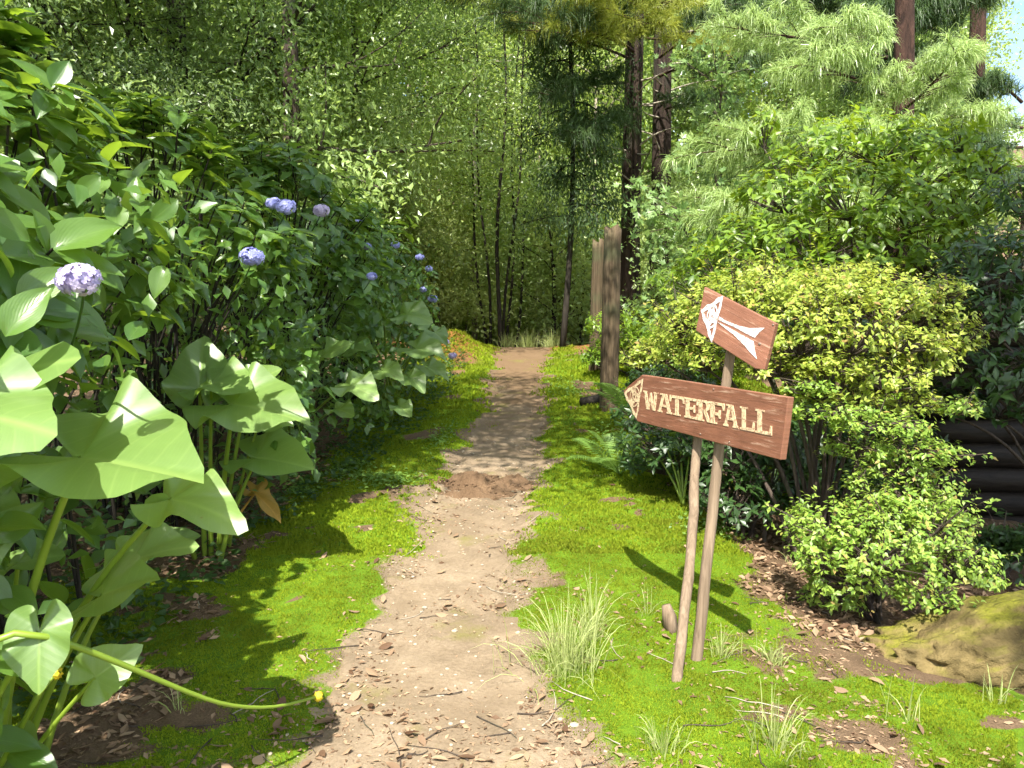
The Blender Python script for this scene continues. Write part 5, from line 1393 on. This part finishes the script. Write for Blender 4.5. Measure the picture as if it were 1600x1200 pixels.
# ================================================================== POSTS, LOG, MOUND
def post(px_b, py_b, px_t, py_t, r, d, label, seed):
    b = at(px_b, py_b, d); b[2] = ground_z(b[0], b[1]) - .1
    t = at(px_t, py_t, d)
    rs = np.random.default_rng(seed); n = 16; ns = 22
    zs = np.linspace(0, 1, n); ang = np.linspace(0, 2 * math.pi, ns, endpoint=False)
    prof = 1 + .07 * np.sin(ang * 3 + seed) + .05 * rs.normal(size=ns)
    prof[np.argmin(np.abs(ang - 4.55))] *= .62                        # drying crack facing the path
    V = []
    for k, z in enumerate(zs):
        c = b * (1 - z) + t * z
        rr = r * (1.06 - .12 * z) * prof * (1 + .02 * rs.normal(size=ns))
        jag = (rs.random(ns) * .07 + .03 * np.sin(ang * 2)) * (1 if k == n - 1 else 0)
        V += [[c[0] + rr[i] * math.cos(ang[i]), c[1] + rr[i] * math.sin(ang[i]), c[2] - jag[i]] for i in range(ns)]
    V.append(list(t - np.array([0, 0, .06])))
    ii_ = np.arange(n - 1)[:, None]; jj_ = np.arange(ns)[None]
    F = np.stack([ii_ * ns + jj_, ii_ * ns + (jj_ + 1) % ns, (ii_ + 1) * ns + (jj_ + 1) % ns, (ii_ + 1) * ns + jj_], -1).reshape(-1, 4)
    top = np.stack([(n - 1) * ns + np.arange(ns), (n - 1) * ns + (np.arange(ns) + 1) % ns, np.full(ns, n * ns)], -1)
    g = Geo(); g.add(np.array(V), [F, top])
    return tag(centred(g, 'fence_post', M['post'], b), label, 'post')
post(950, 640, 957, 353, .105, 9.1, 'thick weathered fence post with a split top beside the path', 2)
post(930, 552, 935, 374, .10, 12.3, 'thinner weathered fence post standing behind the thick one', 7)
la = at(910, 602, 9.3); lb_ = at(1000, 590, 9.9); la[2] = ground_z(la[0], la[1]) + .055; lb_[2] = ground_z(lb_[0], lb_[1]) + .05
g = Geo(); V, F = tube(np.linspace(la, lb_, 8), .058, 12, wob=.15); g.add(V, F)
tag(centred(g, 'fallen_log', M['bark_dark'], la), 'short dark log lying at the foot of the thick fence post', 'log')
# soil heap on the path
mc = on_ground(752, 762)
g = Geo()
IV, IF = ico(1)
# the heap itself: a lumpy low mound
hu, hv = np.meshgrid(np.linspace(-1.25, 1.25, 90), np.linspace(-1.25, 1.25, 70)); hx = mc[0] + hu * .46; hy = mc[1] + hv * .34
rr_ = np.sqrt(hu ** 2 + hv ** 2) + (fbm(hu + 3, hv + 9, 2.2, 4) - .5) * .9
hz = surf_z(hx, hy) - .02 + .115 * smooth(1.05, .1, rr_) * (.35 + 1.1 * fbm(hx, hy, 7, 4)) + .045 * smooth(1.1, .4, rr_) * (fbm(hx + 1, hy, 26, 3) - .35)
i_, j_ = np.meshgrid(np.arange(69), np.arange(89), indexing='ij')
g.add(np.stack([hx, hy, hz], -1).reshape(-1, 3), np.stack([i_ * 90 + j_, i_ * 90 + j_ + 1, (i_ + 1) * 90 + j_ + 1, (i_ + 1) * 90 + j_], -1).reshape(-1, 4))
for k in range(520):
    a = rng.uniform(0, 6.3); rr = abs(rng.normal(0, .5)); x = mc[0] + math.cos(a) * rr * .50 ; y = mc[1] + math.sin(a) * rr * .34
    s = rng.uniform(.003, .017) * (1.25 - .5 * min(rr, 1.2)); z = float(surf_z(x, y)) + .085 * math.exp(-rr * rr * 2.6) * rng.uniform(.5, 1)
    nzv = 1 + .55 * (fbm(IV[:, 0] * 1.5 + k, IV[:, 1] * 1.5 + IV[:, 2], 1.5, 3) - .5)
    g.add(IV * nzv[:, None] * s * np.array([1.1, 1, .8]) + np.array([x, y, z]), IF)
tag(centred(g, 'soil_heap', M['mound'], np.array([mc[0], mc[1], float(surf_z(mc[0], mc[1]))]), False), 'heap of dark crumbly soil on the path', 'soil')['kind'] = 'stuff'
# broken stub beside the poles
sb = on_ground(1052, 985); st_ = at(1041, 945, sb[1] + .02)
g = Geo(); V, F = tube(np.array([gpt(sb[0], sb[1], -.05), (gpt(sb[0], sb[1]) + st_) / 2, st_]), [.034, .033, .02], 9, wob=.3); g.add(V, F)
tag(centred(g, 'wooden_stub', M['pole'], gpt(sb[0], sb[1])), 'short broken wooden stub in the moss beside the poles', 'stub')

# ================================================================== FERNS, GRASS
def fern(base, fronds, label, L=.55, name='fern'):
    root = thing(name, base, label, 'fern')
    for (az_, el_, ln) in fronds:
        d = np.array([math.cos(az_) * math.cos(el_), math.sin(az_) * math.cos(el_), math.sin(el_)])
        e = base + d * ln + np.array([0, 0, -.22 * ln])
        pts = bez(base, base + d * ln * .6 + np.array([0, 0, .12 * ln]), e, 22)
        g = Geo(); V, F = tube(pts, np.linspace(.005, .0015, 22), 5, cap=False); g.add(V, F, .9)
        T = unit(np.gradient(pts, axis=0)); lat = unit(np.cross(T, UP)); nrm = np.cross(lat, T)
        PP, YY, UU, SS = [], [], [], []
        for k in range(3, 22):
            w_ = ln * .22 * math.sin(math.pi * (.12 + .86 * k / 22)) + .01
            for s in (-1, 1):
                yd = unit(lat[k] * s + T[k] * .35 - np.array([0, 0, .12])); m = 11
                for j in range(m):
                    f = (j + .5) / m; q = pts[k] + yd * w_ * f
                    for s2 in (-1, 1):
                        PP.append(q); YY.append(unit(np.cross(nrm[k], yd) * s2 + yd * .5)); UU.append(unit(nrm[k] + rng.normal(0, .1, 3))); SS.append(.017 * (1.1 - .8 * f) * ln / .55)
                PP.append(pts[k]); YY.append(yd); UU.append(nrm[k]); SS.append(w_ * 1.02)
        V, F, rn, U = place(kite_tpl(.085, .02), np.array(PP), np.array(YY), np.array(UU), np.array(SS), rng.uniform(.2, .95, len(PP)))
        g.add(V, F, rn, U); g.build('frond', M['fern'], root, False)
fb = on_ground(968, 742)
fern(gpt(fb[0], fb[1]), [(2.6, .75, .6), (3.4, .55, .55), (4.2, .6, .6), (1.6, .9, .55), (5.2, .5, .5), (.4, .7, .5), (2.1, .3, .5), (3.0, 1.1, .55)], 'fern beside the path below the WATERFALL board')
fb = gpt(1.35, 8.0)
fern(fb + np.array([0, 0, .02]), [(3.0, .8, .8), (3.6, .9, .9), (2.4, .9, .8), (4.4, .8, .7), (5.3, .7, .7), (.5, .8, .6)], 'fern reaching in front of the thick fence post')
# leafy weeds under the word board
wb_ = on_ground(1068, 790)
wd = thing('broadleaf_weed', gpt(wb_[0], wb_[1]), 'broad-leaved weed with thick green stalks under the WATERFALL board', 'plant')
for (ax, ay, tx, ty, d) in [(1040, 696, 1072, 708, 5.7), (1030, 716, 1008, 722, 5.8), (1062, 690, 1084, 676, 5.8), (1078, 708, 1106, 720, 5.6), (1046, 676, 1030, 664, 5.9)]:
    ear_leaf(wd, gpt(wb_[0], wb_[1]), at(ax, ay, d), at(tx, ty, d - .08), (0, -.6, .8), .009, .09, None, .3, .3, .8, bow=.05)

def grass(base, n, L, spreadv, label, mat='grass', w=.0045, thick=1.0):
    g = Geo()
    for k in range(n):
        a = rng.uniform(0, 6.3); r0 = abs(rng.normal(0, .45)) * spreadv
        b = np.array([base[0] + math.cos(a) * r0, base[1] + math.sin(a) * r0, 0]); b[2] = float(ground_z(b[0], b[1])) - .01
        ln = L * rng.uniform(.45, 1.15); tilt = abs(rng.normal(.35, .35)); az_ = a + rng.normal(0, .8)
        d = np.array([math.cos(az_) * math.sin(tilt), math.sin(az_) * math.sin(tilt), math.cos(tilt)])
        e = b + d * ln; e[2] -= ln * tilt * .35
        pts = bez(b, b + (d * .4 + UP * .35) * ln, e, 5)
        side = unit(np.cross(d, rand_dirs(1)[0])) * w * .36 * rng.uniform(.7, 1.3)
        ww = np.array([.9, 1, .85, .6, .1])[:, None]
        V = np.stack([pts - side * ww, pts + side * ww], 1).reshape(-1, 3)
        g.add(V, [[2 * i, 2 * i + 1, 2 * i + 3, 2 * i + 2] for i in range(4)], rng.uniform(.05, .98))
    return tag(centred(g, 'grass_tuft', M[mat], gpt(base[0], base[1]), False), label, 'grass')
for (px, py, n, L, s, lb) in [(885, 1050, 270, .32, .22, 'largest straw-green grass tuft on the path edge left of the poles'), (925, 1000, 90, .36, .08, 'upright thin grass rising behind the largest tuft'), (1125, 1025, 50, .16, .07, 'small grass tuft at the foot of the rear pole'),
                              (1205, 1035, 60, .13, .07, 'pale grass tuft right of the poles'), (1210, 1165, 80, .22, .14, 'thin grass at the bottom edge under the poles'), (1035, 1175, 60, .16, .10, 'grass at the bottom edge beside the path'), (1420, 1130, 14, .25, .10, 'few long grass blades near the bottom right'),
                              (1555, 1100, 12, .22, .07, 'few grass blades under the mossy rock'), (1010, 960, 18, .22, .06, 'few dry blades beside the wooden stub'), (280, 1110, 12, .16, .04, 'few green blades in the shadow beside the yellow fruit stalk'), (1250, 890, 40, .14, .12, 'dry grass on the slope below the azalea'), (868, 520, 0, 0, 0, '')]:
    if n: 
        p = on_ground(px, py); grass(p, n, L, s, lb)
for k, (x, y, n) in enumerate(((.35, 17.0, 120), (.9, 16.6, 140), (-.1, 17.6, 90))):
    grass((x, y), n, .45, .28, ['bright grass at the crest in the middle of the path end', 'bright grass at the crest near the fence posts', 'bright grass at the crest below the saplings'][k], w=.012)

# ================================================================== FALLEN LEAVES, TWIGS, PEBBLES
def dry_tpl(curl, fold, hw): 
    V, F, U = leaf_tpl(4, hw, curl, fold, 2, .5, .9); V = V - np.array([0, .5, 0]); V[:, 2] -= V[:, 2].min(); return V, F, U
DT = [dry_tpl(.16, .15, .22), dry_tpl(-.20, .12, .18), dry_tpl(.35, -.2, .26), dry_tpl(.08, .4, .16), dry_tpl(-.10, -.12, .32)]
DS = [(v, f, u) for v, f, u in [leaf_tpl(2, hw, cu, fo, 2, .5, .8) for hw, cu, fo in ((.22, .16, .2), (.24, -.2, .12), (.28, .25, -.2))]]
DMs = [make_mesh('dry_leaf', t[0], [t[1]], M['litter'], True, None, t[2]) for t in DT]
def litter_weight(x, y):
    pd = path_d(x, y); mm = moss_mask(x, y)
    w = .16 + .95 * np.exp(-((pd + .02) / .13) ** 2) + .55 * (1 - mm) * (pd > .05) + .25 * (pd < 0)
    return np.clip(w * np.clip((fbm(x + 2, y + 8, 2.4, 4) - .40) * 6.5, .12, 1.6), 0, 1)
def litter_pts(n, y0, y1, pw=1.0, xs=1.0):
    y = y0 + (y1 - y0) * rng.random(n) ** pw; x = rng.uniform(-.72, .72, n) * y * xs
    k = rng.random(n) < litter_weight(x, y) * .8
    return x[k], y[k]
x, y = litter_pts(1500, 2.35, 6.5, 1.7)
x, y = x[:290], y[:290]; n = len(x)
P = np.stack([x, y, surf_z(x, y) + .004], -1)
a = rng.uniform(0, 6.3, n)
for o in leaf_objects('fallen_leaf', DMs, P, np.stack([np.cos(a), np.sin(a), rng.normal(0, .12, n)], -1), unit(UP + rng.normal(0, .22, (n, 3))), rng.uniform(.028, .080, n), None):
    tag(o, 'dry brown fallen leaf lying on the path or the moss', 'leaf', 'fallen leaves around the path')
g = Geo()
for (cnt, y0, y1, s0, s1, pw) in ((42000, 2.3, 7, .006, .042, 1.4), (7000, 5, 15, .02, .06, 1.1)):
    x, y = litter_pts(cnt, y0, y1, pw); n = len(x)
    P = np.stack([x, y, surf_z(x, y) + .004], -1); a = rng.uniform(0, 6.3, n)
    V, F, rn, U = place(DS[0] if y0 < 3 else DS[2], P, np.stack([np.cos(a), np.sin(a), rng.normal(0, .15, n)], -1), unit(UP + rng.normal(0, .3, (n, 3))), rng.uniform(0, 1, n) ** 2 * (s1 - s0) + s0, rng.uniform(.01, .99, n))
    g.add(V, F, rn, U)
# deep litter under the shrubs on both sides
for (x0, x1, y0, y1, cnt) in ((-3.4, -1.35, 2.4, 7, 5000), (1.25, 3.4, 3.5, 6.6, 5000)):
    x = rng.uniform(x0, x1, cnt); y = rng.uniform(y0, y1, cnt); k = moss_mask(x, y) < .5; x, y = x[k], y[k]; n = len(x)
    a = rng.uniform(0, 6.3, n); P = np.stack([x, y, ground_z(x, y) + .006], -1)
    V, F, rn, U = place(DS[1], P, np.stack([np.cos(a), np.sin(a), rng.normal(0, .2, n)], -1), unit(UP + rng.normal(0, .35, (n, 3))), rng.uniform(.02, .07, n), rng.uniform(.01, .8, n)); g.add(V, F, rn, U)
lt = g.build('leaf_litter', M['litter'], None, False, 'stuff'); tag(lt, 'crumbled dry leaf litter scattered over path and moss', 'leaf litter')
# twigs
for k in range(120):
    while True:
        y = rng.uniform(2.4, 6.5); x = rng.uniform(-.6, .5) * y
        if rng.random() < litter_weight(x, y): break
    ln = rng.uniform(.06, .30); a = rng.uniform(0, 6.3); p = np.array([x, y]); pts = []; bend = rng.normal(0, .12)
    for t in np.linspace(-.5, .5, 6):
        q = p + np.array([math.cos(a), math.sin(a)]) * ln * t + np.array([-math.sin(a), math.cos(a)]) * ln * bend * (1 - 4 * t * t) + rng.normal(0, .004, 2); pts.append([q[0], q[1], float(surf_z(q[0], q[1])) + .006])
    g = Geo(); V, F = tube(pts, np.linspace(.0028, .0012, 6), 5); g.add(V, F)
    tag(centred(g, 'fallen_twig', M['bark' if k % 3 else 'bark_pale'], pts[0]), 'thin dry twig lying on the path or the moss', 'twig', 'fallen twigs')
# pebbles trodden into the path
g = Geo()
for k in range(420):
    y = 2.35 + 5.5 * rng.random() ** 1.5; l, r = path_lr(y); x = rng.uniform(l - .05, r + .1); s = rng.uniform(.003, .011) * (1.6 if rng.random() < .07 else 1)
    g.add(IV * s * np.array([rng.uniform(.8, 1.4), 1, .5]) + np.array([x, y, float(surf_z(x, y)) + s * .15]), IF)
pb = g.build('pebbles', M['wood_cut'], None, True, 'stuff'); tag(pb, 'small pale pebbles trodden into the earth path', 'pebbles')
